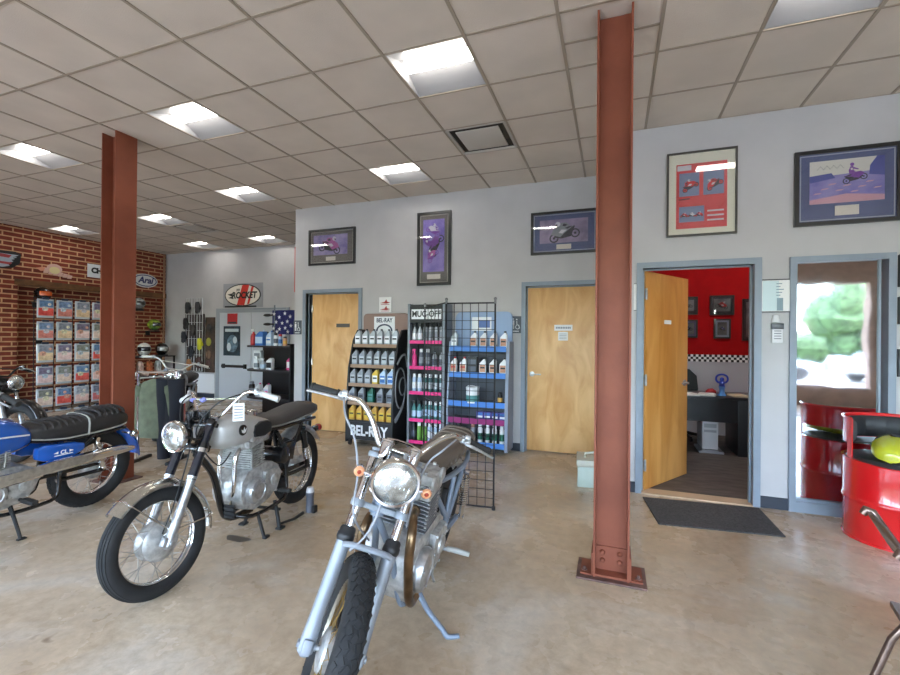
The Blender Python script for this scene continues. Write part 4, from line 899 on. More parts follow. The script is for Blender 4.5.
# helmet shelf and stock table
t = thing('stock_shelf', 'two tier shelf with helmets on top, right of the left column', 'shelf', (-10.0, 7.02, 0))
WT = P('table white', (216, 214, 208), .5)
MB().b2(-.24, .24, -.55, .60, .965, .99).build('upper_shelf', RB, t, smooth=0); MB().b2(-.26, .27, -.58, .62, .50, .53, bev=.005).build('lower_shelf', WT, t, smooth=0)
for x in (-.22, .22):
    for y in (-.53, .58): MB().b2(x - .015, x + .015, y - .015, y + .015, 0, .97).build('leg', RB, t, smooth=0)
helmet('helmet', 'silver and dark helmet on the shelf, leftmost beside the column', (-9.95, 6.64, .99), R(-25), HS, DV, group='helmets on the stock shelf')
helmet('helmet', 'glossy white helmet in the middle of the shelf', (-9.92, 6.98, .99), R(-35), HW, DV, group='helmets on the stock shelf', s=1.12)
helmet('helmet', 'black and silver helmet at the right end of the shelf', (-9.95, 7.42, .99), R(-20), HB, HS, group='helmets on the stock shelf', s=1.1)
BOOTS = [((200, 60, 60), 'red boot'), ((220, 218, 214), 'white boot'), ((226, 190, 176), 'pale pink boot'), ((196, 110, 70), 'orange boot'), ((216, 214, 210), 'white boot with red sole')]
for k, (c, lab) in enumerate(BOOTS):
    m = MB(); m.secs([(-.13, .02, .10, .03), (-.10, .015, .12, .05), (0, .012, .11, .05), (.10, .012, .15, .048), (.16, .012, .16, .045), (.19, .02, .13, .03)], 14, 2.8, axis='x'); m.secs([(.06, .1, .12, .03)] * 0 or [(.05, .09, .30, .04), (.09, .09, .34, .052), (.15, .09, .34, .052), (.18, .1, .3, .035)], 12, 3); m.mi = 1; m.secs([(-.14, 0, .02, .03), (-.08, 0, .02, .055), (.14, 0, .02, .05), (.19, 0, .02, .03)], 14, 3)
    o = m.build('riding_boot', [P('boot %d' % k, c, .5, var=.15, scale=20), P('boot sole', (46, 42, 44), .7) if k != 4 else P('boot red sole', (180, 40, 40), .6)], loc=(-9.93, 6.56 + .21 * k, .53)); o.rotation_euler = (0, 0, R(182))
    tag(o, lab + ' on the white shelf under the helmets, %s from left' % ORD[k], 'boot', 'boots on the stock shelf')

# ------------------------------------------------------------------ clothing rail
RX, RY = -4.95, 3.62
t = thing('clothes_rail', 'chrome clothes rail with jackets right of the left column', 'clothes rail', (RX, RY, 0), (0, 0, R(20)))
for x in (-.20, .24): MB().cyl((x, 0, .03), (x, 0, 1.04), .014, n=8).build('post', CHROME, t); m = MB(); m.b2(x - .02, x + .02, -.16, .22, 0, .035, bev=.005); m.build('foot', BLACKPL, t)
MB().cyl((-.20, 0, 1.03), (.24, 0, 1.03), .013, n=8).build('top_rail', CHROME, t)
def garment(name, label, x, w, z0, z1, mat, trouser=False, sleeve=None):
    g = thing(name, label, 'jacket' if not trouser else 'trousers', (RX + x * math.cos(R(20)), RY + x * math.sin(R(20)), 0), (0, 0, R(20 + 84)), 'clothes on the rail')
    m = MB()
    if not trouser:
        S = [(z1, .03, .035), (z1 - .04, .17, .05), (z1 - .12, .22, .07), (z1 - .35, .22, .075), (z0 + .1, .23, .075), (z0, .22, .065)]
        rings = [[(b * math.cos(2 * PI * k / 18) * w, a * math.sin(2 * PI * k / 18) * w, z) for k in range(18)] for z, a, b in S]; m.loft(rings); m.build('body', mat, g)
        for s in (-1, 1):
            m = MB(); m.tube([(0, s * .19 * w, z1 - .08), (.02, s * .26 * w, z1 - .22), (.03, s * .27 * w, z1 - .5), (.04, s * .25 * w, z1 - .62)], [.05, .06, .05, .045], 10, sub=3); m.build('sleeve', sleeve or mat, g)
    else:
        for s in (-1, 1):
            m = MB(); m.tube([(0, s * .07, z1), (.0, s * .08, z1 - .25), (.01, s * .08, z0)], [.09, .08, .07], 12, sub=3); m.build('trouser_leg', mat, g)
    m = MB(); m.tube([(0, 0, z1 - .01), (0, 0, z1 + .03), (.03, 0, z1 + .05), (.0, 0, z1 + .075)], .004, 6, sub=3); m.build('hanger', CHROME, g)
garment('jacket', 'olive green jacket hanging at the left of the clothes rail', -.02, .80, .28, .955, P('olive cloth', (98, 104, 84), .85, var=.12, scale=9))
garment('jacket', 'black jacket with white and red sleeves on the clothes rail', .11, .62, .36, .955, P('black cloth', (30, 30, 36), .85), sleeve=P('white red sleeve', (214, 210, 208), .7, c2=(180, 40, 44), scale=4))
garment('trousers', 'dark navy trousers hanging at the right of the clothes rail', .175, .62, .04, .955, P('navy cloth', (26, 28, 38), .85), True)

# ------------------------------------------------------------------ glove display on the far wall
t = thing('glove_display', 'white wire wall display with black gloves left of the far grey door', 'wall display', (-9.38, YF, 0))
m = MB()
for k in range(7): x = -.26 + .52 * k / 6; m.cyl((x, -.052, .62), (x, -.052, 2.36), .007, n=6)
for k in range(10): m.cyl((-.26, -.052, .62 + .193 * k), (.26, -.052, .62 + .193 * k), .005, n=6)
m.build('grid_panel', P('white wire', (206, 208, 210), .4), t); MB().b2(-.30, .30, -.045, -.023, .6, 1.98).b2(-.2, .2, -.023, -.0, 1.2, 1.3).build('back_board', P('display dark board', (70, 62, 62), .6, var=.3, scale=8), t, smooth=0)
def glove(x, z, c, lab, s=1.0):
    m = MB(); m.secs([(-.09, -.02, .02, .04), (-.05, -.028, .028, .055), (.03, -.03, .03, .06), (.07, -.02, .02, .055)], 12, 2.6)
    for k in range(4): m.tube([(.05, -.042 + .028 * k, 0), (.12, -.045 + .03 * k, 0), (.16 - .02 * abs(k - 1.5), -.046 + .031 * k, .012)], [.016, .014, .009], 7)
    m.tube([(-.02, .05, 0), (.04, .085, 0), (.07, .09, .01)], [.018, .016, .01], 7)
    for v in m.bm.verts: v.co = Vector((v.co.y, -.05 - v.co.z, -v.co.x)) * s
    o = m.build('riding_glove', P('glove ' + lab.split()[0], c, .7), loc=(x, YF - .034, z)); tag(o, lab, 'glove', 'gloves on the far wall display')
for x, z, c, lab in ((-9.56, 2.16, (40, 40, 42), 'black glove, top left of the far wall display'), (-9.24, 2.16, (52, 52, 56), 'charcoal glove, top right of the far wall display'), (-9.62, 1.78, (30, 30, 34), 'black glove at the left edge under the top row'), (-9.68, 1.46, (34, 36, 46), 'navy glove at the left edge of the far wall display'), (-9.38, 1.62, (60, 56, 56), 'grey glove in the middle of the far wall display'), (-9.44, 1.12, (30, 32, 44), 'navy glove low in the middle of the far wall display'), (-9.16, 1.30, (196, 196, 40), 'yellow glove on the far wall display'), (-9.50, .80, (166, 116, 76), 'tan glove at the bottom left of the far wall display'), (-9.18, .86, (70, 46, 46), 'maroon glove at the bottom right of the far wall display')):
    glove(x, z, c, lab, 1.15)
t = thing('accessory_board', 'narrow brown accessory board beside the far grey door', 'wall board', (-8.90, YF, .6)); MB().b2(-.15, .13, -.03, 0, 0, 1.3).build('board', P('board brown', (86, 66, 54), .7, c2=(54, 46, 42), scale=7), t, smooth=0)
for z, c in ((1.05, (60, 56, 54)), (.72, (150, 148, 60)), (.42, (120, 92, 74)), (.2, (80, 52, 48))): m = MB(); m.ell((-.02, -.05, z), (.08, .03, .10), 10, 7); m.build('accessory', P('accessory %d' % c[0], c, .6), t)
# ------------------------------------------------------------------ motorcycles
BLKBLUE = P('midnight fork paint', (22, 24, 34), .25, coat=.6); SEATB = P('seat vinyl dark', (44, 42, 42), .55, bump=.15, bscale=220); SEATG = P('seat vinyl faded', (98, 87, 77), .6, bump=.2, bscale=200)
CABLE = P('cable sheath', (28, 28, 30), .6); GRIPB = P('grip rubber', (44, 43, 42), .8); PIPING = P('pale piping', (170, 168, 162), .5)
class Moto:
    def __init__(s, name, label, x, y, head, lean, steer, L, RF, RR, rake=27, off=.05, group='parked motorcycles'):
        s.t = thing(name, label, 'motorcycle', (x, y, 0), (-lean, 0, head), group)
        s.L, s.RF, s.RR = L, RF, RR
        r = R(rake); s.a = V(-math.sin(r), 0, math.cos(r)); s.e = V(math.cos(r), 0, math.sin(r)); ax = V(L, 0, RF); s.o = ax - off * s.e
        F = Matrix.Identity(4)
        for i in range(3): F[i][0], F[i][1], F[i][2] = s.e[i], (0, 1, 0)[i], s.a[i]
        F.translation = ax
        s.ST = Matrix.Translation(s.o) @ Matrix.Rotation(steer, 4, s.a) @ Matrix.Translation(-s.o)   # steering, bike coordinates
        s.F = s.ST @ F                                                                            # fork coordinates -> bike
        s.off = off
    def head(s, h): return s.o + s.a * h
    def wheel(s, name, c, Rr, tr, tw, xf, rimm, hub_r, hub_w, spokem, ntread=None, drum=True, spokes=36):
        c = Vector(c); Y = (0, 1, 0)
        rr = Rr - tr * 1.75
        m = MB(xf); m.lathe([(rr + .012, -tw * .62), (rr + .004, -tw * .66), (rr - .006, -tw * .5), (rr - .014, -tw * .3), (rr - .016, 0), (rr - .014, tw * .3), (rr - .006, tw * .5), (rr + .004, tw * .66), (rr + .012, tw * .62), (rr + .002, tw * .4), (rr + .0, 0), (rr + .002, -tw * .4)], c, Y, 56, closed=True)
        w = m.build(name, rimm, s.t)
        m = MB(xf); Rc = Rr - tr; k = 18
        m.lathe([(Rc + tr * (abs(math.cos(a)) ** .8) * math.copysign(1, math.cos(a)), tw * math.copysign(abs(math.sin(a)) ** .9, math.sin(a))) for a in [2 * PI * i / k for i in range(k)]], c, Y, 64, closed=True)
        if ntread:
            kind, n = ntread
            for i in range(n):
                for row in ((-2, -1, 0, 1, 2) if kind == 'block' else ()):
                    a = 2 * PI * (i + (.5 if row % 2 else 0)) / n; ph = row * .42
                    rad = Rc + tr * math.cos(ph) * .985; yy = tw * math.sin(ph) * 1.0
                    p = c + V(rad * math.cos(a), yy, rad * math.sin(a))
                    rot = Matrix.Rotation(-a, 4, 'Y') @ Matrix.Rotation(ph, 4, 'Z') @ Matrix.Rotation(.5 * (1 if row % 2 else -1), 4, 'X')
                    m.box(p, (.009, tw * .36, 2 * PI * Rr / n * .62), rot)
        if kind_rib(ntread):
            for row in (-2, -1, 0, 1, 2):
                ph = row * .36; m.lathe([(Rc + tr * math.cos(ph) - .002, tw * math.sin(ph) - .005), (Rc + tr * math.cos(ph) + .0035, tw * math.sin(ph) - .004), (Rc + tr * math.cos(ph) + .0035, tw * math.sin(ph) + .004), (Rc + tr * math.cos(ph) - .002, tw * math.sin(ph) + .005)], c, Y, 64, closed=True)
        m.build('tyre', RUBBER, w)
        m = MB(xf)
        if drum:
            m.lathe([(.0, -hub_w), (hub_r * .5, -hub_w), (hub_r * .96, -hub_w * .8), (hub_r, -hub_w * .7), (hub_r * 1.05, -hub_w * .62), (hub_r, -hub_w * .5), (hub_r, hub_w * .5), (hub_r * 1.05, hub_w * .62), (hub_r, hub_w * .7), (hub_r * .93, hub_w * .82), (hub_r * .55, hub_w * 1.0), (hub_r * .3, hub_w * 1.12), (0, hub_w * 1.12)], c, Y, 32)
        else:
            m.lathe([(0, -hub_w), (hub_r, -hub_w), (hub_r, -hub_w * .85), (hub_r * .5, -hub_w * .6), (hub_r * .5, hub_w * .6), (hub_r, hub_w * .85), (hub_r, hub_w), (0, hub_w)], c, Y, 24)
        m.cyl(c + V(0, -.12, 0), c + V(0, .12, 0), .010, n=10); m.build('hub', CAST, w)
        m = MB(xf)
        for i in range(spokes):
            a = 2 * PI * i / spokes; sd = 1 if i % 2 else -1; off = (.45 if (i // 2) % 2 else -.45)
            p = c + V(hub_r * math.cos(a + off), sd * hub_w * .62, hub_r * math.sin(a + off)); q = c + V((rr - .01) * math.cos(a), sd * tw * .1, (rr - .01) * math.sin(a))
            m.cyl(p, q, .0019, n=5)
        m.build('spokes', spokem, w); return w
    def tubes(s, name, paths, r, mat, parent=None, xf=None, n=10, sub=4, mirror=False):
        m = MB(xf)
        for p in paths:
            m.tube(p, r, n, sub=sub)
            if mirror: m.tube([(q[0], -q[1], q[2]) for q in p], r, n, sub=sub)
        return m.build(name, mat, parent or s.t)
    def fork(s, sl, ga, top, low_m, up_m, sp=.095, boot=None, collar=None, rl=.027, ru=.018):
        """sl: slider length, ga: shroud end"""
        for sd in (-1, 1):
            m = MB(s.F); y = sd * sp
            m.tube([(0, y, -.035), (0, y, -.02), (0, y, .02), (0, y, sl * .3), (0, y, sl * .95), (0, y, sl)], [.012, rl * 1.02, rl * 1.05, rl * .95, rl, rl * 1.1], 16)
            m.box((.022, y, .0), (.04, .036, .05), bev=.008); m.cyl((0, y - .035, 0), (0, y + .035, 0), .013, n=10)
            l = m.build('fork_leg', low_m, s.t)
            m = MB(s.F); m.cyl((0, y, sl - .02), (0, y, top), ru, n=14); m.build('stanchion', up_m, l)
            if boot:
                m = MB(s.F); m.lathe([(rl * 1.05, sl - .012), (rl * 1.25, sl), (rl * 1.22, sl + .016), (rl * 1.12, sl + .02), (rl * 1.1, sl + .034), (rl * .95, sl + .042), (ru, sl + .045)], (0, y, 0), (0, 0, 1), 16, cap=False); m.build('dust_seal', boot, l)
            if collar:
                m = MB(s.F); m.lathe([(ru, ga - .014), (rl * 1.28, ga - .014), (rl * 1.3, ga + .010), (ru, ga + .010)], (0, y, 0), (0, 0, 1), 16, cap=False); m.build('collar', CHROME, l)
    def clamps(s, low, top, mat, sp=.095, slim=1.0):
        m = MB(s.F)
        for a, th in ((low, .04), (top, .028)):
            th *= slim; m.box((-s.off * .6, 0, a), (.06 * slim, sp * 2, th), bev=.006)
            for sd in (-1, 1): k = .7 + .3 * slim; m.lathe([(.03 * k, -th * .6), (.032 * k, -th * .3), (.032 * k, th * .3), (.03 * k, th * .6)], (0, sd * sp, a), (0, 0, 1), 16)
        for sd in (-1, 1): m.lathe([(.02, 0), (.02, .012), (.011, .016), (.0, .017)], (0, sd * sp, top + .016), (0, 0, 1), 6)
        m.cyl((-s.off, 0, low - .03), (-s.off, 0, top + .03), .024, n=14); m.lathe([(.022, 0), (.022, .014), (0, .018)], (-s.off, 0, top + .02), (0, 0, 1), 6)
        return m.build('fork_clamp', mat, s.t)
    def lamp(s, a, e, r, shell, sp=.095, ears=None):
        m = MB(s.F); m.lathe([(0, -r * 1.05), (r * .35, -r * 1.02), (r * .72, -r * .78), (r * .93, -r * .4), (r * .98, 0)], (e, 0, a), FWDN, 32, cap=False); h = m.build('headlight', shell, s.t)
        m = MB(s.F); m.lathe([(r * .97, -.012), (r * 1.06, -.008), (r * 1.08, .006), (r * 1.02, .018), (r * .93, .016), (r * .93, .0)], (e, 0, a), FWDN, 40, closed=True); m.build('headlight_rim', CHROME, h)
        m = MB(s.F); m.lathe([(r * .94, .006), (r * .9, .014), (r * .7, .026), (r * .4, .034), (0, .036)], (e, 0, a), FWDN, 32)
        for k in range(-3, 4):
            x = k * r * .2; hh = math.sqrt(max(0, (r * .8) ** 2 - x * x)) * .9; p0 = V(e, 0, a) + FWDN * .024
            m.tube([p0 + V(0, x, 0) - UPN * hh * .9, p0 + V(0, x, 0) + FWDN * .010, p0 + V(0, x, 0) + UPN * hh * .3], .0022, 4)
        m.build('lens', GLASSY, h)
        m = MB(s.F); p0 = V(e, 0, a) + FWDN * .0; m.ell(p0 + FWDN * .02, (.016, .02, .02), 10, 8); m.build('bulb_shield', CHROME, h)
        if ears:
            for sd in (-1, 1):
                m = MB(s.F); m.tube([(0, sd * sp, a + .04), (e * .5, sd * (r + .006), a), (e - .01, sd * (r + .004), a)], [.012, .009, .008], 8); m.lathe([(.012, 0), (.012, .008), (0, .01)], (e - .012, sd * (r + .004), a), (0, sd, 0), 8)
                m.build('lamp_bracket', ears, h)
        return h
    def bars(s, half, mat, r=.0112, grip=GRIPB, cross=None, grip_len=.12, lever=True):
        full = [(p[0], -p[1], p[2]) for p in reversed(half)] + list(half); m = MB(s.F); m.tube(full, r, 10, sub=5)
        if cross: m.tube(cross, r * .55, 8)
        b = m.build('handlebar', mat, s.t)
        for sd in (-1, 1):
            e0, e1 = V(*half[-2]), V(*half[-1]); d = (e1 - e0).normalized(); mir = lambda p: V(p[0], sd * p[1], p[2])
            a0 = mir(e1 - d * grip_len); a1 = mir(e1); D = (a1 - a0).normalized()
            m = MB(s.F); m.tube([a0, a0 + D * .006, a0 + D * .008, a1 - D * .01, a1 - D * .008, a1 + D * .002], [.024, .024, .0195, .0195, .023, .021], 12); m.build('grip', grip, b)
            m = MB(s.F); p = a0 - D * .025; m.box(p, (.034, .042, .036), bev=.008); m.cyl(p - D * .02, p + D * .02, .019, n=12); m.box(p + V(.022, 0, .012), (.02, .026, .02), bev=.005); m.build('switch_block', ALU, b)
            if lever:
                m = MB(s.F); q = a0 - D * .03 + V(.032, 0, -.022); m.tube([q, q + D * .03 + V(.022, 0, -.004), q + D * .09 + V(.026, 0, -.006), q + D * .155 + V(.018, 0, -.008), q + D * .175 + V(.02, 0, -.008)], [.007, .0075, .0065, .0055, .007], 8, sub=3); m.build('lever', ALU, b)
        return b
    def shocks(s, top, bot, mat, spring=None, y=.13):
        for sd in (-1, 1):
            a, b = V(top[0], sd * y, top[1]), V(bot[0], sd * y, bot[1]); d = b - a; m = MB()
            m.tube([a, a + d * .12, a + d * .12, a + d * .5], [.016, .018, .026, .026], 14) if not spring else m.cyl(a, a + d * .9, .012, n=10)
            m.cyl(a + d * .45, b, .018, n=12); m.cyl(a + V(0, -.02, 0), a + V(0, .02, 0), .016, n=10); m.cyl(b + V(0, -.02, 0), b + V(0, .02, 0), .016, n=10)
            o = m.build('rear_shock', mat, s.t)
            m = MB(); n = 12 * 8; L = d.length; u = d.orthogonal().normalized(); w = d.normalized().cross(u); f0, f1 = (.1, .72) if spring else (.5, .8)
            m.tube([a + d * (f0 + (f1 - f0) * k / n) + (u * math.cos(2 * PI * k / 8) + w * math.sin(2 * PI * k / 8)) * .025 for k in range(n + 1)], .004, 5); m.build('spring', spring or CHROME, o)
    def engine(s, x, z, sc=1.0, tilt=.10, case=CAST, fin=CAST, cover=ALU, y=.0):
        def T(px, pz): return (x + (px * math.cos(tilt) + pz * math.sin(tilt)) * sc, z + (pz * math.cos(tilt) - px * math.sin(tilt)) * sc)
        m = MB(); pr = [T(-.24, .0), (T(-.25, .08)), T(-.18, .13), T(-.09, .16), T(.10, .16), T(.17, .10), T(.19, .0), T(.15, -.09), T(.05, -.14), T(-.12, -.13), T(-.22, -.07)]
        m.prism([(p[0], p[1]) for p in pr], -.115 * sc, .115 * sc, 'xz', bev=.015)
        e = m.build('engine', case, s.t)
        m = MB(); rt_ = Matrix.Rotation(tilt, 4, 'Y')
        for k in range(9):
            c = T(.005, .175 + .0165 * k); m.box((c[0], 0, c[1]), (.155 * sc, .25 * sc, .0065), rt_, bev=.002)
        c = T(.005, .25); m.box((c[0], 0, c[1]), (.11 * sc, .20 * sc, .18 * sc), rt_)
        m.build('cylinder_block', fin, e)
        m = MB(); c = T(.005, .34); m.box((c[0], 0, c[1]), (.17 * sc, .25 * sc, .05 * sc), rt_, bev=.012); c = T(.0, .385); m.box((c[0], 0, c[1]), (.12 * sc, .24 * sc, .05 * sc), rt_, bev=.018)
        for sd in (-1, 1):
            for q in (-.045, .05): c = T(q, .385); m.lathe([(.03 * sc, 0), (.03 * sc, .012), (.018, .02), (0, .022)], (c[0], sd * .12 * sc, c[1]), (0, sd, 0), 14)
            c = T(.08, .34); m.lathe([(.03 * sc, 0), (.03 * sc, .03), (.024 * sc, .04)], (c[0] - .01, sd * .062 * sc, c[1]), (1, 0, 0), 14)
        for q in (-.05, .06):
            for sd in (-1, 1): c = T(q, .415); m.lathe([(.010, 0), (.010, .012), (0, .014)], (c[0], sd * .085 * sc, c[1]), (0, 0, 1), 6); c = T(q, .30); m.cyl((c[0], sd * .118 * sc, c[1] - .13), (c[0], sd * .118 * sc, c[1] + .05), .006, n=6)
        m.build('cylinder_head', case, e)
        for sd in (-1, 1):
            m = MB(); c = T(.055, .005); m.lathe([(.088 * sc, 0), (.09 * sc, .03), (.082 * sc, .048), (.06 * sc, .056), (.056 * sc, .05), (0, .052)], (c[0], sd * .11 * sc, c[1]), (0, sd, 0), 28)
            for k in range(3): a = 2 * PI * k / 3 + .4; m.lathe([(.007, 0), (.007, .006), (0, .007)], (c[0] + .07 * sc * math.cos(a), sd * (.11 * sc + .05), c[1] + .07 * sc * math.sin(a)), (0, sd, 0), 6)
            m.build('round_cover', cover, e)
            m = MB(); c = T(-.11, .01); m.prism([T(-.24, .03), T(-.2, .09), T(-.05, .10), T(-.03, -.06), T(-.16, -.09)], sd * .11 * sc, sd * .145 * sc, 'xz', bev=.012)
            for q in ((-.225, .03), (-.19, .08), (-.06, .09), (-.045, .0), (-.05, -.05), (-.15, -.078)): c = T(*q); m.lathe([(.008, 0), (.008, .007), (0, .009)], (c[0], sd * .144 * sc, c[1]), (0, sd, 0), 6)
            c = T(-.14, .01); m.lathe([(.045 * sc, 0), (.043 * sc, .012), (.03 * sc, .018), (.012, .016), (0, .02)], (c[0], sd * .143 * sc, c[1]), (0, sd, 0), 20)
            m.build('side_case', case, e)
            m = MB(); c = T(-.10, .33); m.tube([(c[0] + .06, sd * .055 * sc, c[1]), (c[0] - .03, sd * .06 * sc, c[1] - .004), (c[0] - .09, sd * .06 * sc, c[1] - .006)], [.022, .028, .024], 12); m.cyl((c[0] - .02, sd * .06 * sc, c[1] - .07), (c[0] - .02, sd * .06 * sc, c[1] + .045), .024, n=12); m.lathe([(.028, 0), (.028, .02), (.01, .024)], (c[0] - .02, sd * .06 * sc, c[1] + .04), (0, 0, 1), 12); m.build('carburettor', ALU, e)
        return e
    def cables(s, paths, mat=CABLE, r=.0042):
        m = MB()
        for p in paths: m.tube(p, r, 6, sub=6)
        return m.build('cables', mat, s.t)
    def fp(s, e, u, a): return s.F @ V(e, u, a)      # fork coordinates -> bike
def kind_rib(t): return t is not None and t[0] == 'rib'
# horizontal forward and vertical, written in fork coordinates (rake 27 degrees)
FWDN = V(math.cos(R(27)), 0, -math.sin(R(27))); UPN = V(math.sin(R(27)), 0, math.cos(R(27)))
# ---------------- silver grey motorcycle on its centre stand
def secs_fender(m, c, Rf, hw, a0, a1, n=24, th=.004, lip=.012):
    rings = []
    for i in range(n + 1):
        a = a0 + (a1 - a0) * i / n; ring = []
        prof = [(-hw, -.022), (-hw * .9, -.006), (-hw * .5, .010), (0, .015), (hw * .5, .010), (hw * .9, -.006), (hw, -.022)]
        for y, d in prof + [(y, d - th) for y, d in reversed(prof)]:
            ring.append((c[0] + (Rf + d) * math.cos(a), c[1] + y, c[2] + (Rf + d) * math.sin(a)))
        rings.append(ring)
    return m.loft(rings)
TANKS = P('silver grey tank paint', (182, 180, 177), .36, .15, coat=.3, var=.04, scale=5)
b = Moto('silver_motorcycle', 'silver grey vintage motorcycle with black frame, chrome front fender and a hanging price tag', -2.575, 3.155, R(-82.5), 0, R(-9), 1.395, .298, .315)
T = b.t; fwc = V(1.395, 0, .298)
b.wheel('front_wheel', fwc, .298, .042, .044, b.ST, CHROME, .10, .055, SPOKE, ('rib', 1))
rw = V(0, 0, .335)
b.wheel('rear_wheel', rw, .308, .047, .05, None, CHROME, .085, .055, SPOKE, ('rib', 1))
b.fork(.36, .515, .69, ALU, BLKBLUE, collar=True, rl=.026, ru=.0265)
b.clamps(.535, .68, BLACKP)
b.lamp(.56, .13, .088, BLACKP, ears=BLACKP)
b.bars([(-.05, .05, .735), (-.05, .10, .745), (-.05, .17, .83), (-.055, .235, .90), (-.10, .31, .91), (-.145, .43, .885)], CHROME, grip=P('pale grey grip', (196, 196, 194), .5), cross=[(-.052, -.20, .86), (-.052, .20, .86)], lever=False)
for sd in (-1, 1): m = MB(b.F); m.box((-.05, sd * .05, .71), (.035, .03, .045), bev=.006); m.cyl((-.05, sd * .05, .70), (-.05, sd * .05, .765), .011, n=8); m.build('bar_clamp', ALU, T)
for u in (-.20, -.11):
    m = MB(b.F); m.secs([(u - .022, .845, .86, .012), (u, .835, .875, .015), (u + .02, .845, .865, .01)], 10, 2, axis='y')
    for v in m.bm.verts: v.co.x -= .05
    m.build('ribbon', P('lilac ribbon', (132, 132, 196), .7), T)
p = b.fp(-.05, .20, .85); q = Matrix.Translation(p) @ Matrix.Rotation(R(38), 4, 'Z')
tagp = MB(q); tagp.box((.02, 0, -.075), (.003, .068, .115)); tagp.mi = 1
for k in range(5): tagp.box((.0222, 0, -.04 - k * .018), (.0012, .05, .005))
tagp.mi = 0; tagp.tube([(.02, 0, -.02), (.022, 0, .012), (.0, 0, .016)], .0015, 5)
tagp.build('price_tag', [PAPER, GREYTX], T, smooth=0)
# fender with stays
m = MB(b.ST); secs_fender(m, fwc, .324, .058, R(44), R(188)); fd = m.build('front_fender', P('aged chrome', (200, 198, 190), .22, .95, var=.08, scale=14), T)
m = MB(b.ST)
for ang in (R(56), R(110), R(172)):
    q = fwc + V(.322 * math.cos(ang), 0, .322 * math.sin(ang))
    for sd in (-1, 1): m.tube([q + V(0, sd * .05, .004), fwc + V(.336 * math.cos(ang) * .93, sd * .075, .336 * math.sin(ang) * .93), fwc + V(-.03 * (1 if ang < 1 else -1), sd * .085, .05)] if ang != R(110) else [q + V(0, sd * .055, 0), fwc + V(-.06, sd * .08, .30)], .0045, 7)
    m.tube([q + V(0, .06, .0), q + V(0, .03, .016) * 1.0 + V(.0, 0, 0), q + V(0, -.03, .016), q + V(0, -.06, 0)], .005, 6)
m.build('fender_stay', CHROME, fd)
# frame
h1, h0 = b.head(.69), b.head(.50)
b.tubes('frame', [[h0, (.98, 0, .55), (.90, 0, .30), (.85, 0, .225), (.76, 0, .19), (.60, 0, .18)]], .023, BLACKP, sub=4)
b.tubes('frame_cradle', [[(.78, .0, .205), (.70, .09, .18), (.45, .12, .185), (.34, .12, .22), (.33, .11, .40), (.36, .10, .60), (.42, .09, .72)], [h1 - V(0, 0, .05), (.80, .03, .84), (.45, .085, .75), (.10, .11, .745), (-.12, .10, .74)], [(.12, .12, .735), (.30, .115, .48), (.33, .11, .40)]], .0145, BLACKP, mirror=True)
b.tubes('swingarm', [[(.36, .10, .36), (.18, .105, .345), (-.02, .11, .345)]], .016, BLACKP, mirror=True, sub=2)
m = MB(); m.cyl(h0 - b.a * .0, h1, .03, n=16); m.build('steering_head', BLACKP, T)
tk = MB(); tk.secs([(.50, .775, .815, .07), (.53, .745, .845, .11), (.62, .72, .875, .132), (.74, .71, .905, .145), (.86, .705, .925, .152), (.95, .71, .93, .148), (1.01, .725, .925, .13), (1.04, .75, .905, .10), (1.05, .78, .88, .06)], 28, 2.9)
tk = tk.build('fuel_tank', TANKS, T, smooth=60)
m = MB(); m.cyl((.60, 0, .862), (.60, 0, .905), .034, n=18); m.lathe([(.038, .0), (.04, .014), (.03, .02), (0, .022)], (.60, 0, .895), (0, 0, 1), 18); m.build('fuel_cap', CHROME, tk)
for sd in (-1, 1):
    m = MB(); m.prism([(.58, .765), (.585, .825), (.62, .85), (.70, .852), (.76, .835), (.775, .79), (.76, .755), (.66, .745)], sd * .128, sd * .158, 'xz', bev=.008); m.build('knee_pad', BLACKM, tk)
    m = MB(); m.lathe([(.036, 0), (.036, .010), (.033, .013), (0, .013)], (.89, sd * .146, .83), (0, sd, 0), 20); m.mi = 1; y = sd * .1605
    m.prism([(.865, .842), (.872, .818), (.888, .808), (.908, .816), (.915, .838), (.896, .828), (.886, .85), (.88, .826)], y, y + sd * .002, 'xz'); m.build('tank_emblem', [BLACKP, SW], tk, smooth=0)
st = MB(); st.secs([(-.20, .80, .83, .06), (-.18, .775, .86, .095), (-.10, .765, .885, .115), (.05, .755, .885, .122), (.22, .745, .865, .122), (.38, .74, .845, .115), (.50, .745, .845, .10), (.55, .76, .835, .07)], 24, 3.2); st = st.build('seat', P('seat vinyl brown grey', (70, 65, 62), .5, bump=.2, bscale=120), T, smooth=60)
m = MB()
for sd in (-1, 1): m.tube([(-.19, sd * .085, .80), (-.08, sd * .118, .79), (.05, sd * .123, .785), (.22, sd * .124, .775), (.38, sd * .117, .77), (.52, sd * .09, .775)], .006, 6, sub=3)
m.build('seat_trim', P('seat trim grey', (130, 128, 124), .5), st)
m = MB(); secs_fender(m, rw, .345, .062, R(55), R(152)); m.build('rear_fender', ALU, T)
m = MB(); m.lathe([(.028, 0), (.034, .02), (.034, .045), (0, .05)], (-.33, 0, .60), (-1, 0, 0), 16); m.mi = 1; m.box((-.31, 0, .60), (.05, .05, .05), bev=.01); m.build('tail_light', [REDL, BLACKP], T)
b.shocks((.13, .70), (.045, .36), BLACKP, y=.135)
b.engine(.665, .37, 1.0)
m = MB(); m.cyl((.37, -.13, .53), (.37, .13, .53), .065, n=20); m.lathe([(.066, 0), (.05, .012), (.0, .014)], (.37, .13, .53), (0, 1, 0), 20); m.lathe([(.066, 0), (.05, .012), (.0, .014)], (.37, -.13, .53), (0, -1, 0), 20); m.build('air_filter', BLACKP, T)
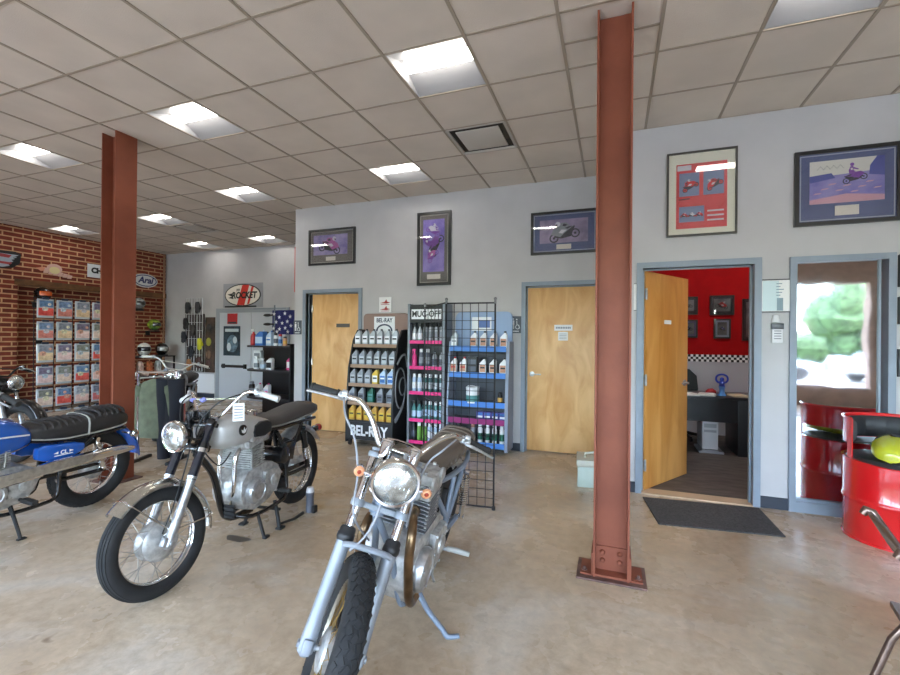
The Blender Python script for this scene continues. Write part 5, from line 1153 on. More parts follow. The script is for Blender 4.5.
for sd in (-1, 1): m = MB(); m.prism([(.22, .62), (.36, .62), (.38, .50), (.26, .47)], sd * .08, sd * .135, 'xz', bev=.012); m.build('side_cover', BLACKP, T)
m = MB(); m.prism([(.0, .37), (-.01, .395), (.40, .42), (.46, .40), (.46, .375)], .10, .112, 'xz', bev=.004); m.build('chain_guard', BLACKP, T)
# stands and pegs
m = MB()
for sd in (-1, 1): m.tube([(.44, sd * .09, .20), (.46, sd * .13, .09), (.47, sd * .15, .012)], .014, 8); m.box((.47, sd * .16, .008), (.06, .05, .014), bev=.004)
m.cyl((.43, -.13, .13), (.43, .13, .13), .012, n=8); m.build('centre_stand', BLACKM, T)
m = MB(); m.tube([(.66, .10, .19), (.65, .13, .07), (.65, .15, .012)], .012, 8); m.box((.635, .155, .010), (.05, .03, .016), bev=.004); m.build('side_stand', BLACKM, T)
m = MB(); m.tube([(.45, .15, .03), (.33, .19, .022), (.22, .20, .028)], [.009, .011, .014], 8); m.build('stand_pedal', BLACKM, T)
for sd in (-1, 1): m = MB(); m.cyl((.47, sd * .12, .29), (.47, sd * .24, .29), .012, n=8); m.box((.47, sd * .20, .295), (.035, .09, .025), bev=.007); m.build('foot_peg', GRIPB, T)
m = MB()
for z in (.25, .28, .31): m.box((.90, .065, z), (.03, .07, .012), bev=.003)
m.box((.895, .06, .28), (.012, .08, .09), bev=.003); m.build('rectifier', BLACKM, T)
m = MB()
for sd in (-1, 1): m.tube([(.74, sd * .062, .70), (.82, sd * .065, .665), (.85, sd * .06, .58), (.85, sd * .055, .40), (.76, -.13 if sd < 0 else -.05, .23), (.60, -.155 if sd < 0 else -.145, .23), (.2, -.16 if sd < 0 else -.15, .26), (-.2, -.17 if sd < 0 else -.16, .29)], [.016] * 6 + [.026, .028], 10, sub=4)
m.build('exhaust_pipe', CHROME, T)
b.cables([[b.fp(-.03, .22, .88), b.fp(.06, .15, .78), b.fp(.05, .06, .60), (1.0, .05, .62), (.9, .07, .68)], [b.fp(-.03, -.22, .88), b.fp(.08, -.12, .78), b.fp(.06, -.05, .62), (1.0, -.05, .6)], [b.fp(.03, .02, .70), b.fp(.12, .05, .66), b.fp(.06, .07, .50), b.fp(.05, .09, .22), b.fp(.03, .06, .04)]])
m = MB(b.F)
for u in (-.05, .05): m.lathe([(.03, -.03), (.036, .0), (.036, .03), (.03, .034), (0, .034)], (.03, u, .72), UPN, 16)
m.build('gauge', BLACKP, T)

# ---------------- foreground project motorcycle, steered left and leaning on its side stand
b = Moto('bare_motorcycle', 'bare grey framed project motorcycle nearest the camera, big round headlight facing forward, no fuel tank', -1.121, 2.684, -1.498, .175, .50, 1.34, .33, .32)
T = b.t; fwc = V(1.34, 0, .33); rw = V(0, 0, .32)
FRG = P('blue grey frame paint', (126, 138, 154), .4, .2, var=.06)
b.wheel('front_wheel', fwc, .332, .050, .047, b.ST, P('worn rim', (150, 142, 128), .35, .9, var=.2), .07, .05, GOLDW, ('block', 52))
b.wheel('rear_wheel', rw, .322, .055, .062, None, P('worn rim', (150, 142, 128), .35, .9, var=.2), .085, .05, SPOKE, ('block', 40))
b.fork(.365, .5, .70, FORKGREY, CHROME, boot=BLACKPL, rl=.0285, ru=.0185)
b.clamps(.50, .695, FORKGREY, slim=.6)
m = MB(b.F); m.tube([(.035, -.095, .345), (.055, -.06, .352), (.055, .06, .352), (.035, .095, .345)], .012, 8, sub=3); m.box((.045, 0, .352), (.03, .12, .014), bev=.004); m.build('fork_brace', FORKGREY, T)
b.lamp(.607, .14, .092, BLACKP, ears=CHROME)
b.bars([(-.05, .045, .745), (-.05, .085, .75), (-.045, .15, .835), (-.06, .22, .895), (-.10, .28, .905), (-.165, .45, .905)], CHROME, r=.0125, grip_len=.13)
for sd in (-1, 1): m = MB(b.F); m.box((-.05, sd * .045, .725), (.035, .03, .05), bev=.006); m.build('bar_clamp', ALU, T)
m = MB(b.F)
for sd in (-1, 1):
    c = V(.03, sd * .062, .725); ax = (UPN * .9 - FWDN * .45).normalized()
    m.lathe([(.014, -.045), (.024, -.036), (.026, -.028), (.026, .03), (.029, .032), (.029, .04), (.024, .041), (0, .038)], c, ax, 20)
m.build('gauge', CHROME, T)
m = MB(b.F); m.tube([(.05, -.075, .765), (.04, -.03, .775), (.04, .03, .775), (.05, .075, .765)], .006, 6); m.b2(.0, .05, -.035, .035, .70, .708); m.build('gauge_bracket', CHROME, T)
for sd in (-1, 1):
    m = MB(b.F); m.cyl((.10, sd * .09, .61), (.10, sd * .13, .61), .007, n=8); p = V(.09, sd * .142, .612); m.lathe([(.010, -.03), (.019, -.018), (.022, .008), (.022, .014)], p, FWDN, 16, cap=False); m.mi = 1; m.lathe([(.0215, .013), (.016, .02), (0, .022)], p, FWDN, 16); m.mi = 2; m.lathe([(.009, .021), (.007, .024), (0, .025)], p, FWDN, 10)
    m.build('turn_signal', [CHROME, P('pale amber lens', (214, 150, 110), .3, coat=.5), P('amber core', (150, 50, 30), .3)], T)
h1, h0 = b.head(.70), b.head(.48)
m = MB(); m.cyl(h0, h1, .032, n=16); m.build('steering_head', FRG, T)
b.tubes('frame', [[h0, (.92, .04, .50), (.83, .085, .26), (.74, .10, .19), (.50, .115, .18), (.34, .12, .22), (.30, .12, .42), (.26, .12, .68)], [h1 - V(0, 0, .03), (.80, .05, .80), (.55, .085, .72), (.28, .12, .70), (.0, .125, .70), (-.14, .10, .72)], [(.62, .08, .745), (.42, .11, .56), (.32, .12, .46)], [(.04, .125, .70), (.18, .125, .52), (.31, .12, .36)]], .0155, FRG, mirror=True)
b.tubes('swingarm', [[(.34, .10, .33), (.17, .115, .325), (-.03, .12, .32)]], .018, FRG, mirror=True, sub=2)
b.shocks((.07, .655), (.0, .345), CHROME, CHROME, y=.155)
st = MB(); st.secs([(-.30, .77, .81, .05), (-.27, .735, .845, .09), (-.16, .725, .852, .105), (.05, .72, .836, .112), (.25, .72, .825, .112), (.40, .725, .815, .10), (.48, .735, .80, .06)], 28, 3)
st = st.build('seat', SEATG, T, smooth=60)
m = MB()
for k in range(9):
    x = -.2 + .075 * k; w = .108 if x < .35 else .096; zt = .846 - .045 * max(0, (x + .15)) / .5
    m.tube([(x, -w, .765), (x, -w * .97, zt - .035), (x, -w * .72, zt - .008), (x, 0, zt), (x, w * .72, zt - .008), (x, w * .97, zt - .035), (x, w, .765)], .014, 7, sub=3)
m.build('seat_ribs', SEATG, st)
b.engine(.67, .37, 1.16, fin=P('engine grey', (150, 152, 156), .45, .7, var=.1))
m = MB(); m.tube([(.80, .08, .665), (.88, .105, .66), (.93, .125, .60), (.925, .13, .50), (.89, .135, .39), (.86, .14, .30), (.80, .14, .235), (.70, .13, .205)], [.019, .0195] + [.0215] * 6, 14, sub=5); m.lathe([(.03, 0), (.03, .012)], (.80, .08, .665), (1, 0, 0), 12); m.build('exhaust_pipe', BRONZE, T)
m = MB(); m.tube([(.845, -.07, .66), (.93, -.078, .655), (.985, -.082, .60), (.98, -.085, .50), (.93, -.09, .38), (.86, -.10, .25), (.6, -.13, .2), (.1, -.16, .26)], [.019, .0195] + [.0215] * 6, 14, sub=5); m.build('exhaust_pipe', BRONZE, T)
m = MB(); m.cyl((.30, -.11, .56), (.30, .11, .56), .05, n=18); m.b2(.34, .50, -.09, .09, .52, .66, bev=.015); m.build('air_filter', P('filter dark', (48, 46, 46), .7), T)
m = MB(); m.b2(.12, .30, -.08, .08, .50, .66, bev=.01); m.build('battery_box', BLACKM, T)
m = MB(); m.prism([(.78, .70), (.86, .71), (.87, .82), (.82, .84)], .05, .056, 'xz'); m.mi = 1
for k in range(4): m.b2(.80, .85, .056, .0575, .73 + k * .02, .737 + k * .02)
m.build('paper_tag', [P('tag pale blue', (196, 206, 220), .7), GREYTX], T, smooth=0)
m = MB(); m.tube([(.60, .09, .20), (.65, .19, .13), (.685, .29, .085), (.695, .325, .066), (.67, .375, .071)], [.016, .014, .013, .013, .012], 10, sub=3); m.build('side_stand', FRG, T)
for sd in (-1, 1):
    m = MB(); m.cyl((.38, sd * .12, .31), (.38, sd * .20, .31), .011, n=8); m.build('foot_peg', ALU, T); m = MB(); m.tube([(.38, sd * .18, .315), (.38, sd * .235, .32), (.38, sd * .31, .322)], [.013, .016, .013], 10); m.build('peg_rubber', P('peg pale rubber', (176, 176, 170), .6), T)
m = MB(); m.tube([(.52, .15, .30), (.57, .165, .26), (.60, .19, .245)], .007, 6); m.tube([(.40, .15, .345), (.33, .16, .28), (.28, .20, .265)], .007, 6); m.build('gear_lever', ALU, T)
m = MB(); secs_fender(m, rw, .37, .07, R(75), R(150)); m.build('rear_fender', ALU, T)
b.cables([[b.fp(-.05, -.30, .885), b.fp(.05, -.27, .80), b.fp(.06, -.20, .72), b.fp(.05, -.14, .60), b.fp(.07, -.10, .45), (.96, -.06, .55)], [b.fp(-.04, .24, .88), b.fp(.06, .17, .80), b.fp(.03, .12, .70), (.95, .10, .66), (.8, .08, .68)], [b.fp(.05, -.03, .70), b.fp(.10, -.02, .50), b.fp(.07, -.03, .40), b.fp(.06, -.07, .33)]], P('grey cable', (150, 152, 158), .5), .0045)
m = MB()
for k in range(14):
    x0, y0, z0 = random.uniform(.35, .75), random.uniform(-.09, .11), random.uniform(.58, .74); m.tube([(x0, y0, z0), (x0 + random.uniform(-.1, .1), y0 + random.uniform(-.04, .05), z0 + random.uniform(-.05, .05)), (x0 + random.uniform(-.15, .15), y0 + random.uniform(-.04, .04), z0 + random.uniform(-.08, .04))], .006, 6, sub=3)
m.build('wiring', CABLE, T)

# ---------------- blue motorcycle at the left edge
b = Moto('blue_motorcycle', 'metallic blue vintage motorcycle at the left edge with ribbed black seat and high silver exhaust', -4.22, 2.50, R(-84.4), .1, R(-4), 1.33, .335, .322)
T = b.t; fwc = V(1.33, 0, .335); rw = V(0, 0, .322)
BLUE = P('candy blue paint', (36, 104, 206), .22, .35, coat=.8); PLATE = P('heat shield chrome', (196, 196, 192), .28, .9, var=.08, scale=30)
b.wheel('front_wheel', fwc, .335, .048, .052, b.ST, CHROME, .09, .055, SPOKE, ('block', 44))
b.wheel('rear_wheel', rw, .322, .055, .06, None, CHROME, .085, .055, SPOKE, ('block', 40))
b.fork(.36, .51, .69, ALU, BLKBLUE, collar=True, rl=.026, ru=.0265); b.clamps(.535, .68, BLACKP); b.lamp(.56, .13, .088, BLUE, ears=BLACKP)
b.bars([(-.05, .05, .735), (-.05, .10, .745), (-.05, .17, .83), (-.055, .235, .88), (-.10, .31, .89), (-.145, .43, .865)], CHROME, cross=[(-.052, -.20, .855), (-.052, .20, .855)])
h1, h0 = b.head(.69), b.head(.50)
b.tubes('frame', [[h0, (.95, 0, .55), (.84, 0, .28), (.72, .0, .19)]], .019, BLACKP)
b.tubes('frame_cradle', [[(.74, .02, .195), (.66, .09, .18), (.45, .12, .185), (.34, .12, .22), (.33, .11, .40), (.34, .10, .60)], [h1 - V(0, 0, .05), (.78, .03, .78), (.45, .085, .66), (.10, .11, .64), (-.20, .09, .65)], [(.10, .12, .64), (.30, .115, .42), (.33, .11, .36)]], .0145, BLACKP, mirror=True)
b.tubes('swingarm', [[(.34, .10, .33), (.17, .105, .325), (-.03, .11, .322)]], .016, BLACKP, mirror=True, sub=2)
m = MB(); m.cyl(h0, h1, .03, n=16); m.build('steering_head', BLACKP, T)
tk = MB(); tk.secs([(.50, .66, .72, .06), (.54, .63, .79, .11), (.62, .61, .85, .135), (.75, .60, .885, .15), (.88, .61, .90, .15), (.98, .64, .89, .13), (1.04, .68, .86, .09), (1.06, .72, .82, .05)], 28, 2.7); tk = tk.build('fuel_tank', BLUE, T, smooth=60)
m = MB()
for sd in (-1, 1): m.tube([(.56, sd * .122, .74), (.68, sd * .144, .755), (.84, sd * .152, .765), (.98, sd * .13, .77)], .006, 6, sub=3)
m.build('tank_stripe', SW, tk)
m = MB(); m.lathe([(.036, 0), (.038, .012), (0, .018)], (.74, 0, .88), (0, 0, 1), 18); m.build('fuel_cap', CHROME, tk)
st = MB(); st.secs([(-.22, .70, .735, .07), (-.20, .675, .78, .11), (-.12, .66, .825, .125), (0, .655, .83, .13), (.15, .65, .80, .13), (.30, .645, .79, .128), (.45, .65, .795, .12), (.53, .67, .78, .09), (.56, .70, .76, .05)], 26, 3.2); st = st.build('seat', SEATB, T, smooth=60)
m = MB()
for k in range(13):
    x = -.15 + .05 * k; zt = (.836 if x < .05 else .836 - .04 * (x - .05) / .12) if x < .17 else .797
    m.tube([(x, -.112, zt - .045), (x, -.09, zt - .012), (x, 0, zt - .002), (x, .09, zt - .012), (x, .112, zt - .045)], .013, 6, sub=3)
m.build('seat_ribs', SEATB, st)
m = MB()
for sd in (-1, 1): m.tube([(-.215, sd * .06, .71), (-.18, sd * .112, .69), (-.05, sd * .130, .675), (.15, sd * .132, .665), (.35, sd * .127, .665), (.52, sd * .09, .69)], .006, 6, sub=3)
m.tube([(-.215, -.06, .71), (-.225, 0, .715), (-.215, .06, .71)], .006, 6); m.tube([(.145, -.133, .66), (.145, -.12, .79), (.145, 0, .808), (.145, .12, .79), (.145, .133, .66)], .007, 6, sub=3); m.build('seat_piping', PIPING, st)
for sd in (-1, 1):
    m = MB(); m.secs([(.165, .565, .585, .012), (.185, .535, .605, .032), (.25, .51, .622, .040), (.36, .503, .632, .042), (.46, .515, .638, .040), (.505, .54, .625, .028), (.515, .57, .60, .01)], 20, 3)
    for v in m.bm.verts: v.co.y += sd * .115
    sc_ = m.build('side_cover', BLUE, T)
    m = MB(); text_into(m, 'CL', .042, Matrix.Translation((.34, sd * .158, .568)) @ Matrix.Rotation(0 if sd < 0 else PI, 4, 'Z') @ Matrix.Rotation(R(90), 4, 'X'), .002, bold=.001); m.box((.34, sd * .157, .548), (.13, .004, .006)); m.prism([(.27, .568), (.30, .58), (.30, .560)], sd * .150, sd * .158, 'xz'); m.prism([(.41, .568), (.38, .58), (.38, .560)], sd * .150, sd * .158, 'xz'); m.build('side_badge', SW, sc_, smooth=0)
m = MB(); secs_fender(m, rw, .385, .088, R(70), R(176), th=.006); m.build('rear_fender', BLUE, T)
for sd in (-1, 1):
    m = MB(); m.cyl((-.20, sd * .06, .60), (-.20, sd * .13, .60), .008, n=8); m.lathe([(.014, .03), (.028, .02), (.032, -.01)], (-.235, sd * .15, .595), (1, 0, 0), 16); m.mi = 1; m.lathe([(.03, -.008), (.026, -.024), (0, -.028)], (-.235, sd * .15, .595), (1, 0, 0), 16); m.build('turn_signal', [CHROME, AMBER], T)
b.shocks((.08, .61), (.01, .35), CHROME, y=.135); b.engine(.71, .36, 1.0, fin=CAST, cover=CAST)
m = MB(); m.tube([(.80, .062, .70), (.88, .09, .66), (.90, .14, .58), (.80, .175, .50), (.60, .185, .485), (.50, .185, .485)], [.019] * 6, 12, sub=4); m.tube([(.80, -.062, .70), (.90, -.02, .66), (.93, .10, .55), (.82, .175, .45), (.60, .185, .44), (.50, .185, .445)], [.019] * 6, 12, sub=4); e = m.build('exhaust_pipe', CHROME, T)
m = MB(); m.secs([(-.215, .475, .49, .012), (-.20, .465, .502, .028), (-.08, .455, .53, .040), (.06, .450, .535, .042), (.25, .44, .53, .040), (.45, .435, .53, .038), (.52, .445, .52, .03)], 20, 2.6)
for v in m.bm.verts: v.co.y += .19
m.build('muffler', CHROME, e)
m = MB(); m.prism([(.80, .435), (.82, .515), (.54, .528), (.16, .530), (.18, .470), (.50, .455)], .224, .231, 'xz', bev=.003)
for k in range(10): m.box((.22 + .055 * k, .2325, .495 - .002 * k), (.03, .004, .010), bev=.002)
m.build('heat_shield', PLATE, e)
m = MB(); m.prism([(.0, .37), (-.01, .392), (.40, .415), (.46, .40), (.46, .375)], .10, .112, 'xz', bev=.004); m.build('chain_guard', BLACKP, T)
m = MB(); m.tube([(.63, .10, .24), (.635, .17, .15), (.63, .215, .06), (.63, .23, .03)], [.015, .012, .011, .011], 8, sub=2); m.box((.625, .235, .028), (.05, .03, .014), bev=.004); m.build('side_stand', BLACKM, T)
for sd in (-1, 1): m = MB(); m.cyl((.58, sd * .10, .27), (.58, sd * .17, .27), .012, n=8); m.box((.58, sd * .21, .275), (.045, .12, .03), bev=.008); m.build('foot_peg', GRIPB, T)
m = MB(); secs_fender(m, fwc, .375, .065, R(20), R(150)); 
bm_ = m; bm_.xf = b.ST; bm_.build('front_fender', BLUE, T)

# ---------------- generic parked bikes seen behind
def simple_bike(name, label, x, y, head, lean, steer, tankm, framem, grip, rimm, seatz=.80, mirror=False, number=None, lampm=BLACKP, L=1.33, barm=CHROME):
    b = Moto(name, label, x, y, head, lean, steer, L, .335, .325); T = b.t; fwc = V(L, 0, .335); rw = V(0, 0, .325)
    b.wheel('front_wheel', fwc, .335, .048, .052, b.ST, rimm, .08, .05, SPOKE, None); b.wheel('rear_wheel', rw, .325, .055, .06, None, rimm, .085, .05, SPOKE, None)
    b.fork(.36, .51, .69, ALU, CHROME, boot=BLACKPL); b.clamps(.535, .68, framem); b.lamp(.57, .13, .08, lampm, ears=framem)
    bar = b.bars([(-.05, .05, .735), (-.05, .10, .745), (-.05, .17, .82), (-.055, .235, .87), (-.09, .31, .885), (-.12, .43, .88)], barm, cross=[(-.052, -.19, .84), (-.052, .19, .84)], grip=grip)
    h1, h0 = b.head(.69), b.head(.50); m = MB(); m.cyl(h0, h1, .03, n=14); m.build('steering_head', framem, T)
    b.tubes('frame', [[h0, (.95, .02, .55), (.84, .06, .28), (.70, .10, .19), (.45, .12, .185), (.34, .12, .22), (.33, .11, .42), (.34, .10, .64)], [h1 - V(0, 0, .05), (.78, .03, .78), (.45, .085, .70), (.10, .11, .69), (-.20, .09, .70)], [(.10, .12, .69), (.30, .115, .42)]], .015, framem, mirror=True)
    b.tubes('swingarm', [[(.34, .10, .33), (-.03, .11, .325)]], .016, framem, mirror=True, sub=1); b.shocks((.1, .67), (.01, .35), CHROME, y=.135); b.engine(.71, .37)
    tk = MB(); tk.secs([(.48, .70, .76, .06), (.54, .68, .82, .11), (.70, .67, .90, .14), (.88, .68, .92, .14), (1.0, .72, .90, .10), (1.04, .76, .86, .05)], 22, 2.7); tk.build('fuel_tank', tankm, T, smooth=60)
    st = MB(); st.secs([(-.22, .74, .78, .07), (-.18, .72, .84, .11), (.1, .71, .83, .125), (.4, .70, .81, .115), (.52, .72, .79, .06)], 20, 3); st.build('seat', SEATB, T, smooth=60)
    m = MB(); secs_fender(m, rw, .375, .07, R(60), R(160)); m.build('rear_fender', tankm, T); m = MB(b.ST); secs_fender(m, fwc, .375, .062, R(30), R(150)); m.build('front_fender', tankm, T)
    m = MB()
    for sd in (-1, 1): m.tube([(.80, sd * .062, .70), (.93, sd * .08, .64), (.94, sd * .10, .45), (.82, sd * .13, .25), (.5, sd * .15, .24), (-.2, sd * .17, .30)], [.018] * 4 + [.028, .03], 10, sub=4)
    m.build('exhaust_pipe', CHROME, T)
    m = MB(); k = math.tan(max(lean, .0001)); m.tube([(.62, .10, .22), (.63, .20, .10), (.63, .27, .27 * k + .012)], .012, 8); m.build('side_stand', BLACKM, T)
    if mirror:
        for sd in (-1, 1):
            m = MB(b.F); p = V(-.06, sd * .27, .89); q = p + UPN * .17 + V(0, sd * .13, 0); m.tube([p, p + UPN * .1 + V(0, sd * .05, 0), q], .006, 6, sub=3); m.mi = 1
            m.lathe([(.0, .02), (.05, .012), (.062, 0)], q, FWDN, 18, cap=False); m.mi = 2; m.lathe([(.062, 0), (.05, -.002), (0, -.003)], q, FWDN, 18, cap=False); m.build('mirror', [CHROME, CHROME, P('mirror face', (210, 204, 200), .1, .6)], T)
    return b
simple_bike('black_motorcycle', 'black motorcycle with round pale headlight behind the blue motorcycle, at the left edge', -7.68, 2.93, R(2), .08, R(12), BLACKP, BLACKM, GRIPB, BLACKM, barm=BLACKM)
simple_bike('vintage_motorcycle', 'vintage motorcycle with pale handlebar behind the silver motorcycle', -6.72, 5.40, R(-52), .1, R(14), P('dim grey paint', (92, 88, 86), .3, coat=.4), FORKGREY, P('pale grip', (220, 216, 206), .6), CHROME, barm=P('pale handlebar', (216, 212, 204), .35, .3))
# thermos style bottle on the floor
t = thing('spray_bottle', 'grey bottle with pale cap standing on the floor behind the silver motorcycle', 'bottle', (-2.355, 3.06, 0))
m = MB(); m.lathe([(.030, 0), (.034, .004), (.034, .05), (.031, .06), (.031, .13), (.034, .14), (.034, .165)], n=18); m.build('body', P('bottle grey', (84, 86, 96), .35), t); m = MB(); m.lathe([(.033, .163), (.03, .185), (.026, .205), (0, .21)], n=16); m.build('cap', P('bottle cap pale', (206, 206, 208), .4), t); m = MB(); m.box((.045, .0, .03), (.03, .05, .06), bev=.01); m.build('strap_foot', BLACKM, t)
# ------------------------------------------------------------------ red drum chair with a lime tank on its seat
t = thing('drum_chair', 'red oil drum tub chair with black padded backrest in front of the window', 'chair', (1.955, 4.20, 0), (0, 0, R(12)))
RED = P('gloss red drum paint', (204, 20, 26), .22, coat=.8); r = .287; DH = .885; SB = P('seat pad black', (34, 35, 38), .5, bump=.1, bscale=150)
def rim(a):   # lower body height over the angle from the front (0 = front, -y)
    a = abs((a + PI) % (2 * PI) - PI)
    return .565 + .02 * min(1, max(0, (a - R(40)) / R(50)))
m = MB(); n = 64; rings = []
pos = lambda a, rad, z: (rad * math.sin(a), -rad * math.cos(a), z)
levels = [0, .012, .27, .285, .30, .315, .33]
for z, d in [(.0, .006), (.012, .006), (.016, 0), (.27, 0), (.283, .006), (.295, .010), (.307, .006), (.32, 0)]:
    rings.append([pos(2 * PI * k / n, r + d, z) for k in range(n)])
rings.append([pos(2 * PI * k / n, r, rim(2 * PI * k / n) - .0) for k in range(n)]); rings.append([pos(2 * PI * k / n, r + .008, rim(2 * PI * k / n) + .008) for k in range(n)]); rings.append([pos(2 * PI * k / n, r - .008, rim(2 * PI * k / n) + .008) for k in range(n)]); rings.append([pos(2 * PI * k / n, r - .008, rim(2 * PI * k / n) - .05) for k in range(n)])
m.loft(rings, cap=False); m.poly([pos(2 * PI * k / n, r, .004) for k in range(n)]); m.build('drum_body', RED, t)
# back strip with two uprights that widen downwards
m = MB(); A0 = R(78); N = 40; ring = []
def strip(z0f, z1f, a0, a1, N, rad0, rad1, m):
    rings = []
    for k in range(N + 1):
        a = a0 + (a1 - a0) * k / N; rings.append([pos(a, rad1, z0f(a)), pos(a, rad1, z1f(a)), pos(a, rad0, z1f(a)), pos(a, rad0, z0f(a))])
    m.loft(rings)
top = lambda a: DH - .28 * max(0, 1 - (min(a - R(62), R(298) - a)) / R(38)) ** 1.6
strip(lambda a: .70, top, R(100), R(260), 40, r - .008, r, m)
strip(lambda a: .60, top, R(62), R(100), 14, r - .008, r, m) if False else None
for s in (-1, 1):
    f = (lambda a: a) if s > 0 else (lambda a: 2 * PI - a)
    rings = []
    for k in range(11):
        u = k / 10; z = .58 + (DH - .58) * u; aw = R(5) ; ac = R(93)
        rings.append([pos(f(ac - aw), r, z), pos(f(ac + aw), r, z), pos(f(ac + aw), r - .008, z), pos(f(ac - aw), r - .008, z)])
    m.loft(rings)
strip(lambda a: .70, lambda a: DH, R(90), R(270), 44, r - .008, r, m)
m.tube([pos(R(90) + R(180) * k / 40, r, DH) for k in range(41)], .009, 8)
m.build('back_shell', RED, t)
m = MB(); rings = []
for k in range(41):
    a = R(94) + R(172) * k / 40; b0 = (k % 7 == 0) * .006
    rings.append([pos(a, r - .012, .715), pos(a, r - .012, .865), pos(a, r - .03 + b0, .872), pos(a, r - .05 + b0, .85), pos(a, r - .055 + b0, .79), pos(a, r - .05 + b0, .73), pos(a, r - .03 + b0, .708)])
m.loft(rings); m.build('back_pad', SB, t)
m = MB(); m.lathe([(r - .012, .53), (r - .010, .575), (r - .03, .600), (r - .08, .608), (0, .61)], n=40); m.build('seat_pad', SB, t)
t2 = thing('loose_fuel_tank', 'lime yellow motorcycle fuel tank lying on the red drum chair', 'fuel tank', (1.925, 4.12, .612), (0, 0, R(58)))
LIME = P('lime yellow paint', (186, 190, 44), .25, coat=.7)
m = MB(); rings = []
for x, w, zt, tun in ((-.20, .03, .06, .0), (-.19, .07, .09, .02), (-.12, .11, .125, .04), (0, .135, .155, .05), (.10, .14, .165, .05), (.16, .125, .155, .05), (.195, .10, .12, .04), (.205, .06, .09, .03)):
    ring = []
    for k in range(25):
        a = -PI * .12 + PI * 1.24 * k / 24; ring.append((x, w * math.cos(a), max(0.0, zt * .42 + zt * .58 * math.sin(a)) if 0 <= a <= PI else max(0, zt * .42 + zt * .62 * math.sin(a))))
    ring += [(x, -w * .36, .004), (x, -w * .26, tun * 1.7), (x, w * .26, tun * 1.7), (x, w * .36, .004)]
    rings.append(ring)
m.loft(rings); m.build('tank_shell', LIME, t2, smooth=60)
m = MB(); m.lathe([(.034, 0), (.034, .008), (.026, .012), (.022, .010), (0, .010)], (.04, 0, .158), (0, 0, 1), 18); m.build('filler_neck', BLACKPL, t2)
# ------------------------------------------------------------------ folding chair
t = thing('folding_chair', 'brown steel folding chair cut by the lower right photo corner', 'folding chair', (1.12, 1.977, 0), (0, 0, R(-12)))
BR = P('brown folding chair steel', (128, 108, 98), .28, .8, var=.1, scale=20)
for s, y in ((1, .17), (-1, -.25)):
    m = MB(); m.tube([(-.235, y, .78), (-.225, y, .80), (-.21, y, .795), (-.04, y, .50), (.06, y, .30), (.20, y, .012)], [.013, .016, .016, .016, .015, .015], 12); m.ell((.20, y, .012), (.02, .016, .012), 10, 6); m.build('front_leg', BR, t)
    m = MB(); m.tube([(.06, y * .88, .43), (-.10, y * .88, .43), (-.155, y * .88, .33), (-.25, y * .88, .012)], .013, 10); m.ell((-.25, y * .88, .012), (.018, .016, .012), 10, 6); m.build('rear_leg', BR, t)
m = MB(); m.loft([[(-.215 + .01 * math.sin(PI * k / 8), -.25 + .42 * k / 8, .80) for k in range(9)], [(-.15 + .012 * math.sin(PI * k / 8), -.25 + .42 * k / 8, .685) for k in range(9)]], close=False); o = m.build('back_rest', BR, t); sm = o.modifiers.new('thickness', 'SOLIDIFY'); sm.thickness = .014
m = MB(); m.box((.03, -.04, .452), (.38, .40, .022), Matrix.Rotation(R(3), 4, 'Y'), bev=.008); m.build('seat', P('brown seat steel', (112, 88, 78), .35, .5, var=.08), t)
m = MB(); m.cyl((-.224, -.22, .10), (-.224, .15, .10), .009, n=8); m.cyl((.16, -.25, .10), (.16, .17, .10), .009, n=8); m.build('cross_rod', BR, t)
# ------------------------------------------------------------------ office furniture
t = thing('office_desk', 'black office desk behind the open office door', 'desk', (1.45, 6.78, 0)); DK = P('desk black laminate', (30, 29, 31), .35)
MB().b2(-.80, .62, -.36, .36, .71, .742, bev=.004).build('desktop', DK, t); MB().b2(-.77, -.73, -.33, .33, 0, .71).build('side_panel', DK, t, smooth=0); MB().b2(.03, .60, -.33, .33, 0, .71, bev=.004).build('pedestal', DK, t); MB().b2(-.73, .03, -.33, -.30, .42, .71).build('modesty_panel', DK, t, smooth=0)
m = MB(); m.b2(-.42, -.24, -.30, .08, .03, .05); m.b2(-.46, -.18, -.31, .1, .006, .035, bev=.005); tag(m.build('pc_stand', P('stand grey', (150, 150, 154), .5), loc=(1.52, 6.80, 0)), 'grey floor stand under the white computer tower', 'stand')
t = thing('computer_tower', 'white computer tower under the black desk', 'computer', (1.19, 6.72, .051)); MB().b2(-.09, .09, -.19, .19, 0, .38, bev=.008).build('case', P('computer white', (214, 214, 216), .5), t)
m = MB(); m.b2(-.07, .07, -.193, -.19, .28, .33); m.b2(-.07, .07, -.193, -.19, .22, .25); m.build('drive_bay', P('computer bay grey', (170, 172, 176), .5), t, smooth=0)
t = thing('office_chair', 'dark green grey office chair behind the black desk', 'office chair', (.98, 7.38, 0)); OC = P('office chair fabric', (44, 56, 58), .85)
m = MB(); m.secs([(.50, -.02, .02, .10), (.56, -.03, .03, .20), (.72, -.035, .035, .24), (.92, -.03, .03, .22), (1.02, -.02, .02, .12)], 20, 2.4)
for v in m.bm.verts: v.co = Vector((v.co.y, v.co.z + .22, v.co.x))
m.build('backrest', OC, t); m = MB(); m.secs([(-.22, .44, .50, .18), (-.18, .43, .52, .23), (.18, .43, .52, .23), (.23, .45, .50, .16)], 20, 3); m.build('seat', OC, t); m = MB(); m.cyl((0, 0, .10), (0, 0, .44), .03, n=12); m.tube([(0, .15, .46), (0, .27, .5), (0, .24, .62)], .02, 8)
for k in range(5): a = 2 * PI * k / 5; m.tube([(0, 0, .10), (.26 * math.cos(a), .26 * math.sin(a), .06)], [.03, .018], 8); m.lathe([(.026, -.012), (.026, .012)], (.26 * math.cos(a), .26 * math.sin(a), .034), (-math.sin(a), math.cos(a), 0), 12)
